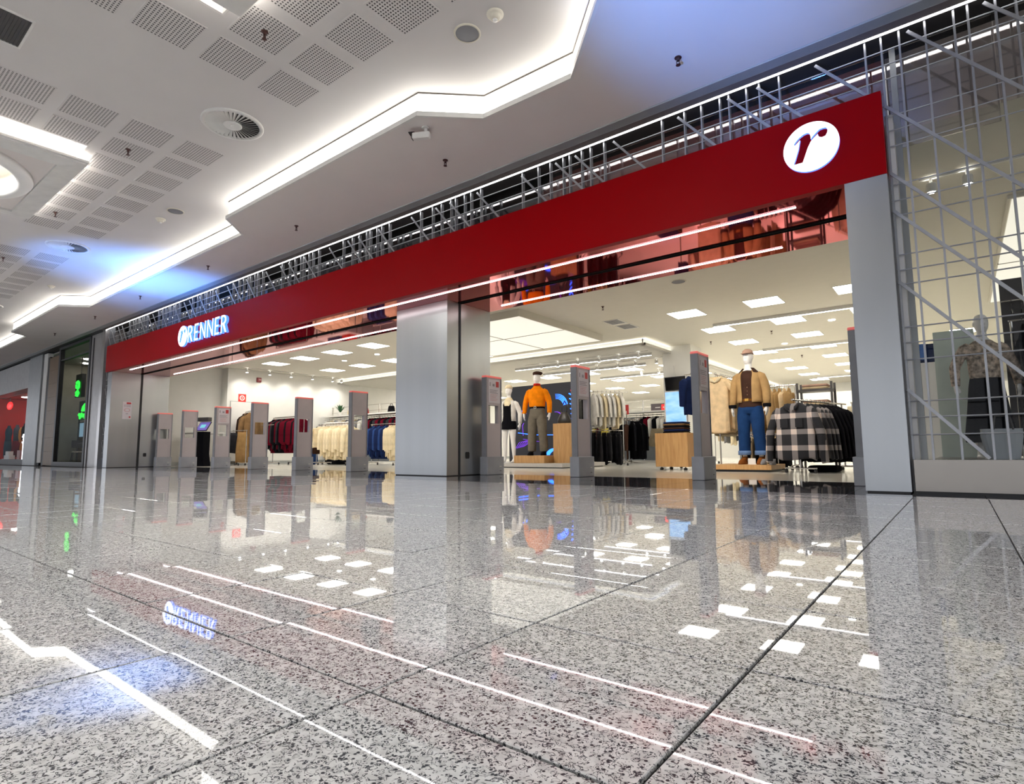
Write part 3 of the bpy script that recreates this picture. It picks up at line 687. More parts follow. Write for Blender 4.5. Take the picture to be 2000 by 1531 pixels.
MB().box(-.93, -.89, .03, .07, -1.70, -.1).build('post', M_DARK, t); MB().box(.84, .88, .03, .07, -1.70, -.1).build('post', M_DARK, t)
t = thing('cafe_counter', 'cafe counter with pale blue lit display glass', 'counter', (-25.0, 7.1, 0))
MB().box(-1.4, 1.4, 0, .6, 0, 1.0).build('body', M_WOODD, t); MB().box(-1.4, 1.4, 0, .5, 1.03, 1.55).build('display_glass', emis('display_blue', (.25, .42, .55), .45), t)
MB().box(-1.45, 1.45, -.03, .63, 1.55, 1.59).box(-1.45, 1.45, -.02, .62, 1.0, 1.03).build('shelf', M_DARK, t)
for k, (x, y) in enumerate(((-22.3, 6.45), (-24.0, 6.5))):
    t = thing('cafe_chair', 'dark cafe chair with pale seat, '+('beside the window mullion' if k == 0 else 'near the timber cladding'), 'chair', (x, y, 0), .4+k)
    MB().box(-.2, .2, -.2, .2, .44, .48).build('seat', mat('chair_seat', (.55, .5, .4), .6), t)
    MB().box(-.2, .2, .18, .21, .6, .85).build('backrest', M_DARK, t)
    for a in (-1, 1):
        for b in (-1, 1): MB().tube([(a*.17, b*.17, .44), (a*.21, b*.21, 0)], .013, 6).build('leg', M_DARK, t)
t = thing('cafe_table', 'small round dark cafe table by the window', 'table', (-23.15, 6.55, 0))
MB().lathe([(.001, .72), (.32, .72), (.32, .75), (.001, .75)], n=24).build('tabletop', M_DARK, t); MB().tube([(0, 0, .02), (0, 0, .72)], .03, 8).build('pedestal', M_DARK, t); MB().lathe([(.001, .02), (.22, .02), (.22, 0), (.001, 0)], n=20).build('foot', M_DARK, t)
# red shop
RW = mat('red_wall', (.62, .02, .012), .5)
S(MB().box(-33.0, -32.9, NY+.1, 8.4, 0, 2.82).build('wall_red_end', RW), 'red end wall of the neighbouring shop')
S(MB().box(-33.0, -27.0, 8.4, 8.5, 0, 2.9).build('wall_red_back', RW), 'red back wall of the neighbouring shop')
S(MB().box(-33.0, -27.0, 6.0, 8.4, 2.8, 2.85).build('ceiling_red_shop', mat('red_shop_ceiling', (.45, .10, .07), .5)), 'red tinted ceiling of the neighbouring shop')
S(MB().box(-46, -26.9, NY, 5.8, 0, .2).build('wall_red_sill', M_BLACK), 'black sill under the red shop window')
S(MB().box(-33.0, -27.0, 5.8, 8.4, 0, .18).build('floor_red_shop', mat('red_shop_floor', (.2, .1, .08), .3)), 'raised floor of the red shop window')
S(MB().box(-46, -33.0, NY+.1, 6.2, 0, 3.9).build('wall_far_shops', mat('far_shop_grey', (.4, .4, .4), .6)), 'grey shopfront beyond the red shop')
for x, y in ((-28.2, 6.2), (-29.6, 6.3), (-31, 6.4), (-29, 7.4), (-31.5, 7.6)): tag(inst('downlight', dl, None, (x, y, 2.80)), 'small round downlight in the red shop window', 'ceiling light', 'red shop downlights')
t = thing('oval_sign', 'glowing red oval sign hanging in the red shop window', 'sign', (-31.7, 6.05, 2.45))
MB().ell((0, 0, 0), .45, .05, .17, 24, 8).build('oval_panel', emis('oval_red', (1, .02, .02), 1.2), t, True); MB().box(-.012, .012, -.01, .01, .15, .35).build('hanger_rod', M_DARK, t)
def bust(x, y, label, c1, c2):
    t = thing('display_bust', label, 'mannequin', (x, y, .18))
    MB().rings([[(rx*math.cos(2*PI*k/14), ry*math.sin(2*PI*k/14), z) for k in range(14)] for z, rx, ry in ((.75, .17, .11), (.95, .15, .1), (1.15, .19, .12), (1.3, .18, .1), (1.36, .07, .06), (1.45, .05, .05))]).build('torso', c1, t, True)
    MB().rings([[(rx*math.cos(2*PI*k/14), ry*math.sin(2*PI*k/14), z) for k in range(14)] for z, rx, ry in ((.1, .16, .12), (.45, .18, .13), (.78, .17, .12))]).build('skirt', c2, t, True)
    MB().lathe([(.001, .0), (.16, .0), (.16, .03), (.02, .04), (.02, .75)], n=16).build('stand', M_CHROME, t)
    return t
t = bust(-29.7, 6.2, 'display bust with orange scarf and black top against the red wall', cloth('black', (.006, .006, .008)), cloth('orange_d', (.55, .18, .04)))
MB().tube([(-.16, -.1, 1.28), (-.06, -.14, 1.15), (0, -.15, .9), (.04, -.14, .7)], [.03, .045, .05, .03], 8).build('scarf', cloth('orange_s', (.65, .28, .08)), t, True)
bust(-31.2, 6.25, 'display bust with dark grey top beside the orange scarf bust', cloth('grey_d', (.08, .09, .11)), cloth('maroon', (.14, .01, .02)))
bust(-32.3, 6.2, 'display bust with teal dark coat in the red shop window', cloth('teal_d', (.03, .07, .10)), cloth('teal_d', (.03, .07, .10)))
tag(MB().box(-29.2, -28.75, 5.9, 6.3, .18, .55).build('display_box', mat('pink_box', (.5, .2, .18), .5)), 'low pinkish display box beside the orange scarf bust', 'box')
tag(MB().box(-31.0, -30.2, 5.86, 6.05, .18, .36).box(-30.9, -30.4, 5.88, 6.03, .36, .52).build('gift_box', M_WHITE), 'white stacked gift boxes in the red shop window', 'box')
tag(MB().tube([(-28.5, 5.9, 1.05), (-28.38, 5.9, 1.15), (-28.25, 5.9, 1.07), (-28.38, 5.9, .97), (-28.25, 5.9, .87), (-28.4, 5.9, .8), (-28.5, 5.9, .87)], .03, 6).box(-28.39, -28.36, 5.88, 5.92, .18, .83).build('white_number_sign', M_SIGNW), 'white curled price mark on a stem in the red shop window', 'sign')
S(MB().box(-33.0, -26.9, NY+.04, NY+.05, .2, 2.82).build('window_4', M_GLASSN), 'glass of the red shop window')

# ================================================================ STORE SHELL
ZS = 3.2; ZL = 3.02; XC, YC = -6.1, 13.35
S(MB().box(-20.5, 6, 7.02, YC, ZS, ZS+.05).box(XC, 6, YC, 29, ZS, ZS+.05).box(-.26, 6, 6.05, 7.02, ZS, ZS+.05).build('ceiling_store', M_SCEIL), 'cream shop ceiling')
lowc = struct('ceiling_store_low', 'lower shop ceiling zone with lit edge')
MB().box(-20.5, XC-.12, YC+.12, 29, ZL, ZL+.02).build('board', M_SCEIL2, lowc)
MB().box(-20.5, XC, YC, YC+.03, ZL-.005, ZL+.055).box(XC-.03, XC, YC, 29, ZL-.005, ZL+.055).box(-20.5, XC-.03, YC+.03, YC+.13, ZL, ZL+.02).box(XC-.13, XC-.03, YC, 29, ZL, ZL+.02).build('lip', M_SCEIL2, lowc)
MB().box(-20.5, XC-.12, YC+.12, YC+.14, ZL, ZS).box(XC-.14, XC-.12, YC+.12, 29, ZL, ZS).build('cove_wall', M_COVE, lowc)
MB().box(-20.4, XC-.05, YC+.045, YC+.085, ZL+.021, ZL+.03).box(XC-.085, XC-.045, YC+.05, 29, ZL+.021, ZL+.03).build('cove_lamp', emis('store_cove', (1, .93, .76), 5), lowc)
S(MB().box(-19.2, -19.0, 9.1, 29, 0, ZS).box(-19.6, -19.4, 7.02, 9.1, 0, ZS).box(-19.4, -19.2, 9.1, 9.12, 0, ZS).build('wall_left', M_SWALL), 'white left wall of the shop')
S(MB().box(-20.5, 6, 28, 28.2, 0, ZS).build('wall_back', M_SWALL), 'white back wall of the shop')
S(MB().box(5.5, 5.7, 5.9, 28, 0, ZS).build('wall_right', M_SWALL), 'white right wall of the shop')
S(MB().box(-19.0, -18.985, 9.12, 28, 0, .1).box(-19.4, -19.385, 7.02, 9.1, 0, .1).build('baseboard_left', M_ALUD), 'grey baseboard of the left wall')
# flush door outline on the left wall
dr = struct('door_1', 'white flush door in the left shop wall')
MB().box(-18.998, -18.985, 9.22, 9.92, .02, 2.08).build('leaf', M_WHITE, dr); MB().box(-18.998, -18.99, 9.20, 9.215, 0, 2.1).box(-18.998, -18.99, 9.925, 9.94, 0, 2.1).box(-18.998, -18.99, 9.2, 9.94, 2.085, 2.1).build('frame', M_ALUD, dr)
t = thing('fire_equipment_sign', 'square red fire equipment sign with white ring on the left wall', 'sign', (-18.995, 9.60, 2.22))
MB().box(0, .006, -.13, .13, -.13, .13).build('plate', emis('sign_red', (.8, .03, .02), .25), t)
o = MB().lathe([(.09, 0), (.055, 0)], n=20).build('ring_symbol', M_WHITE, t); o.rotation_euler = (0, PI/2, 0); o.location = (.008, 0, 0)
o = MB().box(.007, .009, -.02, .02, -.02, .02).build('centre_symbol', M_WHITE, t)
t = thing('alarm_box', 'small dark red alarm box high on the left wall', 'alarm', (-18.995, 10.15, 2.88)); MB().bevbox(0, .06, -.08, .08, -.08, .08, .008).build('body', mat('alarm_red', (.22, .015, .02), .4), t); MB().box(.06, .065, -.03, .06, -.02, .04).build('lens', M_PINKP, t)

# LED panels
pf = MB().rings([[(a*h, b*h, z) for a, b in ((-1, -1), (1, -1), (1, 1), (-1, 1))] for h, z in ((.325, 0), (.325, -.008), (.31, -.008), (.31, -.003))], caps=False).mesh('frame', M_FIX)
pl = MB().box(-.31, .31, -.31, .31, -.005, -.002).mesh('diffuser', M_PANEL)
def panel(x, y, z, group):
    t = thing('square_ceiling_light', 'square white LED panel set in the '+group, 'ceiling light', (x, y, z), 0, 'LED panels of the '+group)
    inst('frame', pf, t); inst('diffuser', pl, t)
for x in (-4.34, -2.81, -1.27, .3+.0):
    for y in (11.59, 13.6, 15.62, 17.63, 19.68, 21.9, 24.0, 26.1):
        if x > 0 and y < 17: continue
        panel(x, y, ZS, 'cream shop ceiling')
for x in (-17.05, -15.42, -13.8, -12.2, -10.6):
    panel(x, 9.66, ZS, 'front shop ceiling left of the middle column')
    panel(x+.1, 11.7, ZS, 'front shop ceiling left of the middle column')
panel(-9.0, 9.66, ZS, 'front shop ceiling left of the middle column')
for x in (-18, -16.4, -14.8, -13.2, -11.6, -10, -8.4, -7.0):
    for y in (17.2, 19.6, 22.0, 24.4): panel(x+(y-17)*.02, y, ZL, 'lower shop ceiling')
# linear lamps
def linear(x0, x1, y, z, label):
    t = thing('linear_lamp', label, 'ceiling light', ((x0+x1)/2, y, z), 0, 'linear lamps in the shop'); h = (x1-x0)/2
    MB().box(-h, h, -.03, .03, -.07, 0).build('housing', M_FIX, t); MB().box(-h+.01, h-.01, -.028, .028, -.076, -.07).build('diffuser', M_LIN, t)
linear(-4.24, -.9, 12.93, ZS, 'long thin linear lamp under the cream ceiling, nearest the entrance')
linear(-4.24, -.9, 17.1, ZS, 'long thin linear lamp under the cream ceiling, second from the entrance')
linear(-4.24, -.9, 25.0, ZS, 'long thin linear lamp under the cream ceiling, farthest from the entrance')
linear(-11.2, -6.5, 14.6, ZL, 'long thin linear lamp under the lower ceiling, nearest the lit cove')
linear(-11.2, -7.4, 16.2, ZL, 'long thin linear lamp under the lower ceiling, second from the lit cove')
linear(-10.2, -7.2, 18.4, ZL, 'long thin linear lamp under the lower ceiling, third from the lit cove')
linear(-14.6, -10.5, 12.7, ZS, 'long thin linear lamp in front of the left lit cove')
# track spots
sb = MB().lathe([(.014, 0), (.014, -.05)], n=8).lathe([(.04, -.05), (.046, -.06), (.046, -.14), (.038, -.15), (.03, -.145)], n=16).mesh('body', M_FIX)
sl = MB().lathe([(.040, -.1485), (.001, -.1485)], n=16).mesh('lens', M_SPOT)
def spotl(x, y, z, label, group):
    t = thing('track_spot', label, 'spotlight', (x, y, z), 0, group); inst('body', sb, t); inst('lens', sl, t)
def track(x0, x1, y, z, label): tag(MB().box(x0, x1, y-.016, y+.016, z-.02, z).build('lamp_track', M_FIX), label, 'lamp track')
track(-10.5, -6.4, 14.2, ZL, 'white lamp track under the lower ceiling nearest the cove')
for x in (-9.9, -9.3, -8.6, -7.9, -7.3, -6.7): spotl(x, 14.2, ZL-.02, 'lit white spotlight on the first track of the lower ceiling', 'spotlights of the first track')
track(-10.5, -6.4, 15.5, ZL, 'white lamp track under the lower ceiling between the linear lamps')
for x in (-9.6, -8.7, -8.0, -7.4, -6.75): spotl(x, 15.5, ZL-.02, 'lit white spotlight on the second track of the lower ceiling', 'spotlights of the second track')
for x in (-8.2, -7.6): spotl(x, 17.6, ZL, 'lit white spotlight deep under the lower ceiling', 'deep spotlights')
def front_fill_spot(x, y, z, tgt, power, label, ang=75):  # unseen spots and their track, added to brighten the front displays
    spotl(x, y, z, label, 'added front fill spotlights')
    spot('front_fill_lamp', (x, y-.05, z-.2), tgt, power, (1, .93, .82), ang, .8, .06)
for x, tx, pw in ((-1.9, -1.85, 120), (-3.0, -2.75, 130), (-4.0, -3.6, 120), (-7.5, -7.3, 120), (-8.4, -8.2, 100), (-13.3, -13.2, 130), (-15.0, -14.8, 130), (-16.7, -16.5, 130), (-18.0, -18.2, 110)):
    front_fill_spot(x, 7.55, ZS-.02, (tx, 10.2, 1.0), pw, 'added unseen spotlight behind the red soffit, brightening the front displays')
track(-18.6, -1.2, 7.55, ZS-.002, 'added unseen lamp track behind the red soffit')
track2 = tag(MB().box(-18.55, -18.52, 9.3, 16.5, ZS-.02, ZS).build('lamp_track', M_FIX), 'white lamp track along the left wall', 'lamp track')
for y in (9.5, 10.3, 11.1, 11.95, 12.8, 13.2):
    spotl(-18.535, y, ZS-.02, 'white spotlight washing the left wall', 'wall washing spotlights')
    spot('wall_wash_lamp', (-18.45, y, ZS-.2), (-19.0, y+.1, 1.9), 22, (1, .96, .88), 110, 1.0, .05)
# luminous light boxes
def lightbox(x0, x1, y0, y1, zb, label, nx, ny):
    t = thing('luminous_ceiling', label, 'ceiling light', ((x0+x1)/2, (y0+y1)/2, zb)); hx = (x1-x0)/2; hy = (y1-y0)/2
    MB().box(-hx, hx, -hy, -hy+.03, 0, ZS-zb).box(-hx, hx, hy-.03, hy, 0, ZS-zb).box(-hx, -hx+.03, -hy+.03, hy-.03, 0, ZS-zb).box(hx-.03, hx, -hy+.03, hy-.03, 0, ZS-zb).build('frame', M_SCEIL, t)
    for i in range(nx):
        for j in range(ny):
            a = -hx+.03+(2*hx-.06)*i/nx; b = -hy+.03+(2*hy-.06)*j/ny
            MB().box(a+.012, a+(2*hx-.06)/nx-.012, b+.012, b+(2*hy-.06)/ny-.012, .006, .012).build('film_panel', M_LBOX, t)
    m = MB()
    for i in range(1, nx): a = -hx+.03+(2*hx-.06)*i/nx; m.box(a-.012, a+.012, -hy+.03, hy-.03, .0, .02)
    for j in range(1, ny): b = -hy+.03+(2*hy-.06)*j/ny; m.box(-hx+.03, hx-.03, b-.012, b+.012, .0, .02)
    m.build('crossbar', mat('bar_olive', (.22, .20, .15), .5), t)
lightbox(-10.3, -6.78, 8.97, 12.4, 3.05, 'large glowing cream light ceiling with dark crossbars behind the middle column', 2, 2)
lightbox(.62, 3.4, 8.4, 14.4, 3.16, 'large glowing light ceiling seen through the lattice window', 1, 2)
# small ceiling items
t = thing('shop_air_vent', 'pair of grey square air vents in the cream shop ceiling', 'air vent', (-5.86, 11.6, ZS))
for dx, dy in ((-.0, -.3), (.0, .3)):
    MB().box(-.19, .19, dy-.24, dy+.24, -.008, 0).build('frame', M_FIX, t)
    for k in range(7): MB().box(-.16, .16, dy-.2+.06*k-.012, dy-.2+.06*k+.012, -.014, -.008).build('slat', M_GATEB, t)
speaker(-3.58, 9.23, ZS, .13, 'round grey speaker in the cream shop ceiling')
for x, y in ((-5.4, 9.9), (-5.0, 15), (-3.4, 14.6), (-7.2, 9.0+.0), (-3.6, 19)):
    if y == 9.0: continue
    tag(inst('sprinkler', spk, None, (x, y, ZS)), 'small sprinkler head under the cream shop ceiling', 'sprinkler', 'sprinklers of the shop ceiling')
rd = MB().lathe([(.07, 0), (.07, -.012), (.001, -.013)], n=16).mesh('downlight', emis('round_lamp', (1, .97, .9), 8))
for x, y in ((-3.5, 13.0), (-2.05, 14.2), (-3.55, 16.6), (-2.1, 19.7), (-13.2, 10.6), (-14.9, 10.7)):
    tag(inst('round_downlight', rd, None, (x, y, ZS)), 'tiny round downlight in the shop ceiling', 'ceiling light', 'tiny round downlights')
# pillar with screens
S(MB().box(-6.35, -5.55, 15.0, 15.8, 0, ZS).build('column_store', M_SWALL), 'white square pillar inside the shop')
t = thing('television', 'black television hung on the white pillar above the blue screen', 'television', (-5.98, 14.98, 2.15)); t.rotation_euler = (math.radians(10), 0, 0)
MB().box(-.30, .30, -.05, 0, -.17, .2).build('casing', M_BLACK, t); MB().box(-.28, .28, -.054, -.05, -.15, .18).build('screen', mat('tv_off', (.008, .008, .01), .12), t)
MB().box(-.02, .02, -.03, 0, .2, .5).build('bracket', M_FIX, t)
t = thing('digital_poster', 'tall bright blue digital screen on the white pillar', 'screen', (-6.0, 14.99, .85))
MB().box(-.30, .30, -.06, 0, -.02, 1.1).build('casing', M_WHITE, t)
def sky_screen():
    m = bpy.data.materials.new('blue_screen'); m.use_nodes = True; nt = m.node_tree; b = nt.nodes['Principled BSDF']; L = nt.links.new
    tc = nt.nodes.new('ShaderNodeTexCoord'); mp = nt.nodes.new('ShaderNodeMapping'); mp.inputs['Scale'].default_value = (1.2, 1, 2.5); L(tc.outputs['Object'], mp.inputs[0])
    n = nt.nodes.new('ShaderNodeTexNoise'); n.inputs['Scale'].default_value = 2; L(mp.outputs[0], n.inputs['Vector'])
    r = nt.nodes.new('ShaderNodeValToRGB'); r.color_ramp.elements[0].position = .35; r.color_ramp.elements[1].position = .75
    r.color_ramp.elements[0].color = (.16, .42, .88, 1); r.color_ramp.elements[1].color = (.5, .75, .98, 1); L(n.outputs['Fac'], r.inputs['Fac'])
    L(r.outputs['Color'], b.inputs['Emission Color']); b.inputs['Emission Strength'].default_value = .95; b.inputs['Base Color'].default_value = (.05, .1, .2, 1)
    return m
MB().box(-.28, .28, -.064, -.06, 0, 1.08).build('screen', sky_screen(), t)
# ================================================================ GARMENTS
C = {n: cloth(n, c) for n, c in dict(black=(.006, .006, .008), charcoal=(.03, .03, .034), navy=(.012, .022, .075), denim=(.025, .06, .19), burgundy=(.105, .004, .013), cream=(.76, .65, .44), cream2=(.64, .53, .34),
     white=(.74, .72, .68), brown=(.22, .13, .06), tan=(.36, .22, .09), beige=(.74, .56, .34), sand=(.60, .48, .31), grey=(.22, .22, .23), orange=(.80, .22, .005), red=(.45, .02, .012),
     khaki=(.30, .25, .17), darkbrown=(.05, .025, .018), tweed=(.16, .14, .11), camel=(.40, .25, .11), jeans=(.013, .042, .13), rose=(.42, .27, .21), yellow=(.55, .45, .08)).items()}
M_PLAID = plaid('plaid_flannel', (.012, .012, .016), (.66, .55, .49), (.20, .18, .18), 4.2)
def sup(a, e): return math.copysign(abs(a)**e, a)
def garment_mb(w, h, t, sleeve=.0, flare=1.0, seed=0, folds=5, amp=.10, neck=.075, slen=None, waist=None, skirt=False):
    R = random.Random(seed); ph = R.uniform(0, 6); n = 26; rs = []
    if skirt: prof = [(0, w*.36, .7), (.03, w*.38, .8), (.3, w*.44, .9), (.7, w*.5*flare, 1), (1, w*.5*flare, 1)]
    else: prof = [(0, neck, .35), (.012, neck*1.35, .5), (.035, w*.30, .7), (.07, w*.44, .85), (.11, w*.485, .95), (.2, w*.5, 1), (.42, w*.49*(waist or 1), 1), (.62, w*.5*(flare+1)/2, 1), (.82, w*.5*flare, 1.02), (.97, w*.5*flare*1.01, 1.0), (1, w*.5*flare, .9)]
    for s, a, b in prof:
        r = []
        for k in range(n):
            th = 2*PI*k/n; f = 1+amp*min(1, s*1.6)*math.sin(folds*th+ph+s*2.0); g = 1+amp*3.2*min(1, s*1.5)*math.sin(folds*1.7*th+ph*2)
            dz = -h*s-(.02*math.sin(th*3+ph) if s > .9 else 0)+(.02*abs(math.cos(th)) if s < .02 else 0)
            r.append((a*sup(math.cos(th), .75)*f, t*.5*b*sup(math.sin(th), .8)*g, dz))
        rs.append(r)
    mb = MB().rings(rs)
    if sleeve:
        L_ = slen or h*.72
        for sx in (-1, 1):
            mb.tube([(sx*w*.40, 0, -h*.075-.01), (sx*w*.49, .0, -h*.13-.02), (sx*(w*.53+sleeve*.35), -.01, -L_*.45-.05), (sx*(w*.54+sleeve*.5), -.015, -L_-.05), (sx*(w*.54+sleeve*.52), -.015, -L_-.065)], [(t*.34, .05), (t*.42, .082), (t*.40, .070), (t*.36, .058), (t*.3, .05)], 12)
    return mb
hang_me = MB().tube([(-.17, 0, -.075), (-.09, 0, -.03), (0, 0, .0), (.09, 0, -.03), (.17, 0, -.075)], .007, 6).tube([(0, 0, 0), (0, 0, .043), (.016, 0, .053), (.022, 0, .0735), (.016, 0, .090), (0, 0, .0965), (-.016, 0, .090), (-.022, 0, .0735)], .0035, 6).mesh('hanger', M_DARK)
GCACHE = {}
def garment(name, label, cat, loc, rz, m, w, h, t, group=None, hanger=True, tiltx=0, **kw):
    key = (name, m.name, w, h, t, tuple(sorted(kw.items())))
    if key not in GCACHE: GCACHE[key] = garment_mb(w, h, t, **kw).mesh(name, m, True)
    if not hanger:
        o = inst(name, GCACHE[key], None, loc, (tiltx, 0, rz)); return tag(o, label, cat, group)
    T = thing(name, label, cat, loc, rz, group); T.rotation_euler = (tiltx, 0, rz)
    inst('cloth_body', GCACHE[key], T); inst('hanger', hang_me, T, (0, 0, -.005)); return T
def row(name, label, cat, group, p0, p1, n, mats, w, h, t, jit=.003, **kw):
    a = Vector(p0); b = Vector(p1); d = b-a; rz = math.atan2(d.y, d.x)+PI/2; t = round(min(t, d.length/n*.54), 3); R = random.Random(hash_(name+label))
    for i in range(n):
        p = a+d*((i+.5)/n); m = mats[i % len(mats)] if len(mats) <= n else mats[i]
        garment(name, label, cat, (p.x+R.uniform(-jit, jit), p.y+R.uniform(-jit, jit), p.z-.0655), rz+R.uniform(-.02, .02), m, w, round(h*(1+.06*((i*7) % 3-1)), 3), t, group, seed=i % 3, **kw)
def hash_(s): 
    v = 7
    for c in s: v = (v*31+ord(c)) % 100003
    return v
# ---------------------------------------------------------------- racks
def rack(p0, p1, z, label, feet=True, wheels=True, mid=None, m=None, ext=.04):
    a = Vector((*p0, 0)); b = Vector((*p1, 0)); c = (a+b)/2; d = (b-a); L_ = d.length; rz = math.atan2(d.y, d.x); m = m or M_CHROME
    t = thing('clothes_rack', label, 'clothes rack', tuple(c), rz)
    MB().tube([(-L_/2-ext, 0, z), (L_/2+ext, 0, z)], .0125, 10).build('rail', m, t)
    for s in (-1, 1):
        MB().tube([(s*L_/2, 0, .07), (s*L_/2, 0, z)], .0125, 10).build('upright', m, t)
        MB().tube([(s*L_/2, -.24, .07), (s*L_/2, .24, .07)], .0125, 10).build('foot', m, t)
        for q in (-1, 1): MB().lathe([(.001, 0), (.02, 0), (.028, .02), (.02, .05), (.012, .06), (.001, .065)], (s*L_/2, q*.22, 0), 10).build('wheel', M_BLACK, t)
    if mid: MB().tube([(-L_/2, 0, mid), (L_/2, 0, mid)], .010, 8).build('cross_rail', m, t)
    return t

# ================================================================ MANNEQUINS
def remesh(o, size, sm=6):
    md = o.modifiers.new('r', 'REMESH'); md.mode = 'VOXEL'; md.voxel_size = size; md.use_smooth_shade = True
    s = o.modifiers.new('s', 'SMOOTH'); s.iterations = sm; s.factor = .5
def ringz(z, rx, ry, cx=0, cy=0, n=20): return [(cx+rx*math.cos(2*PI*k/n), cy+ry*math.sin(2*PI*k/n), z) for k in range(n)]
def ARM(s, out=.0): return [(s*.145, .0, 1.425), (s*.195, .0, 1.395), (s*(.235+out*.4), .01, 1.29), (s*(.262+out), .015, 1.16), (s*(.272+out), -.01, 1.03), (s*(.278+out), -.03, .92)]
def LEG(s, st=.0): return [(s*.085, .0, .90), (s*(.098+st*.3), -.005, .75), (s*(.105+st*.5), -.01, .52), (s*(.11+st*.8), .01, .33), (s*(.112+st), .02, .10), (s*(.112+st), .02, .06)]
def body_mb(out, st, fem):
    k = .9 if fem else 1.0
    mb = MB().rings([ringz(z, rx*k, ry*(.95 if fem else 1)) for z, rx, ry in ((.84, .10, .08), (.88, .155, .105), (.95, .170, .115), (1.03, .158, .105), (1.13, .142, .095), (1.24, .152, .105), (1.36, .178, .112), (1.44, .170, .095), (1.49, .11, .075), (1.53, .062, .06), (1.62, .052, .055))])
    for s in (-1, 1):
        mb.tube(ARM(s, out), [.05, .056, .05, .042, .036, .028], 12)
        w_ = ARM(s, out)[-1]
        mb.rings([ringz(w_[2]+.01, .026, .030, w_[0], w_[1], 10), ringz(w_[2]-.05, .022, .044, w_[0], w_[1]-.004, 10), ringz(w_[2]-.09, .018, .042, w_[0]-s*.004, w_[1]-.006, 10)])
        for f in range(4):   # fingers
            y0 = w_[1]-.038+.022*f; ln = (.062, .075, .070, .055)[f]
            mb.tube([(w_[0]-s*.003, y0, w_[2]-.08), (w_[0]-s*.008, y0-.003, w_[2]-.09-ln*.55), (w_[0]-s*.022, y0-.002, w_[2]-.09-ln)], [.0095, .009, .007], 8)
        mb.tube([(w_[0]-s*.012, w_[1]-.035, w_[2]-.03), (w_[0]-s*.026, w_[1]-.055, w_[2]-.065), (w_[0]-s*.028, w_[1]-.056, w_[2]-.095)], [.012, .010, .008], 8)
        lg = LEG(s, st); mb.tube(lg, [.085, .083, .058, .054, .034, .036], 14)
        fx, fy = lg[-1][0], lg[-1][1]
        mb.rings([ringz(.09, .034, .045, fx, fy, 12), ringz(.05, .036, .07, fx+s*.006, fy-.03, 12), ringz(.025, .042, .105, fx+s*.014, fy-.07, 12), ringz(.004, .042, .108, fx+s*.014, fy-.07, 12)])
    # head with brow, nose, chin and ears
    hd = [(1.595, .035, .05, .0), (1.615, .05, .07, -.012), (1.65, .064, .086, -.012), (1.69, .072, .096, -.008), (1.74, .076, .102, 0), (1.79, .070, .096, .004), (1.825, .048, .068, .006), (1.838, .015, .022, .006)]
    mb.rings([ringz(z, rx, ry, 0, cy) for z, rx, ry, cy in hd])
    mb.tube([(0, -.092, 1.735), (0, -.108, 1.705), (0, -.100, 1.692)], [.008, .014, .010], 8)
    mb.tube([(-.05, -.080, 1.748), (0, -.098, 1.752), (.05, -.080, 1.748)], .010, 8)
    mb.tube([(-.022, -.092, 1.658), (0, -.100, 1.66), (.022, -.092, 1.658)], .007, 8)
    for s in (-1, 1): mb.ell((s*.076, .012, 1.715), .008, .02, .032, 10, 6)
    return mb
def mannequin(label, loc, rz, scale=1.0, out=.0, st=.0, fem=False):
    t = thing('mannequin', label, 'mannequin', loc, rz); t.scale = (scale,)*3
    o = body_mb(out, st, fem).build('body', M_MANN, t); remesh(o, .0085, 3)
    return t
def legs_cloth(t, m, st, r, zbot, name='trousers', ztop=1.02, wid=1.0):
    mb = MB().rings([ringz(z, rx*wid, ry*wid) for z, rx, ry in ((.80, .14, .10), (.86, .175, .125), (.93, .183, .128), (ztop, .165, .115))])
    for s in (-1, 1):
        lg = [p for p in LEG(s, st)]; lg = [lg[0], lg[1], lg[2], lg[3], (lg[4][0], lg[4][1], zbot)]
        mb.tube(lg, r, 16)
    o = mb.build(name, m, t); remesh(o, .011, 4); return o
def shoes(t, m, st, label=None):
    for s in (-1, 1):
        fx, fy = LEG(s, st)[-1][0], LEG(s, st)[-1][1]
        o = MB().rings([ringz(0.0, .05, .135, fx+s*.012, fy-.065, 16), ringz(.02, .052, .138, fx+s*.012, fy-.065, 16), ringz(.022, .05, .134, fx+s*.012, fy-.065, 16), ringz(.06, .046, .115, fx+s*.01, fy-.05, 16), ringz(.095, .042, .062, fx, fy-.004, 16), ringz(.12, .04, .05, fx, fy+.005, 16)]).build('shoe', m, t, True)
        if label: o['label'] = label
def sleeves(mb, out, r, cut=6):
    for s in (-1, 1):
        mb.tube(ARM(s, out)[:cut], r[:cut], 14)
    return mb
def top_cloth(t, m, name, prof, out=None, sr=None, cut=6, vox=.011):
    mb = MB().rings([ringz(z, rx, ry) for z, rx, ry in prof])
    if sr: sleeves(mb, out, sr, cut)
    o = mb.build(name, m, t); remesh(o, vox, 4); return o
def cap(t, m, visor=True, name='cap'):
    mb = MB().rings([ringz(z, rx, ry, 0, .004) for z, rx, ry in ((1.765, .084, .110), (1.79, .084, .109), (1.825, .070, .092), (1.85, .040, .055), (1.857, .006, .01))])
    if visor: mb.rings([[(x, y, z+dz) for x, y, z in ((-.075, -.075, 1.77), (-.05, -.155, 1.762), (0, -.175, 1.760), (.05, -.155, 1.762), (.075, -.075, 1.77))] for dz in (0, .008)])
    return mb.build(name, m, t, True)

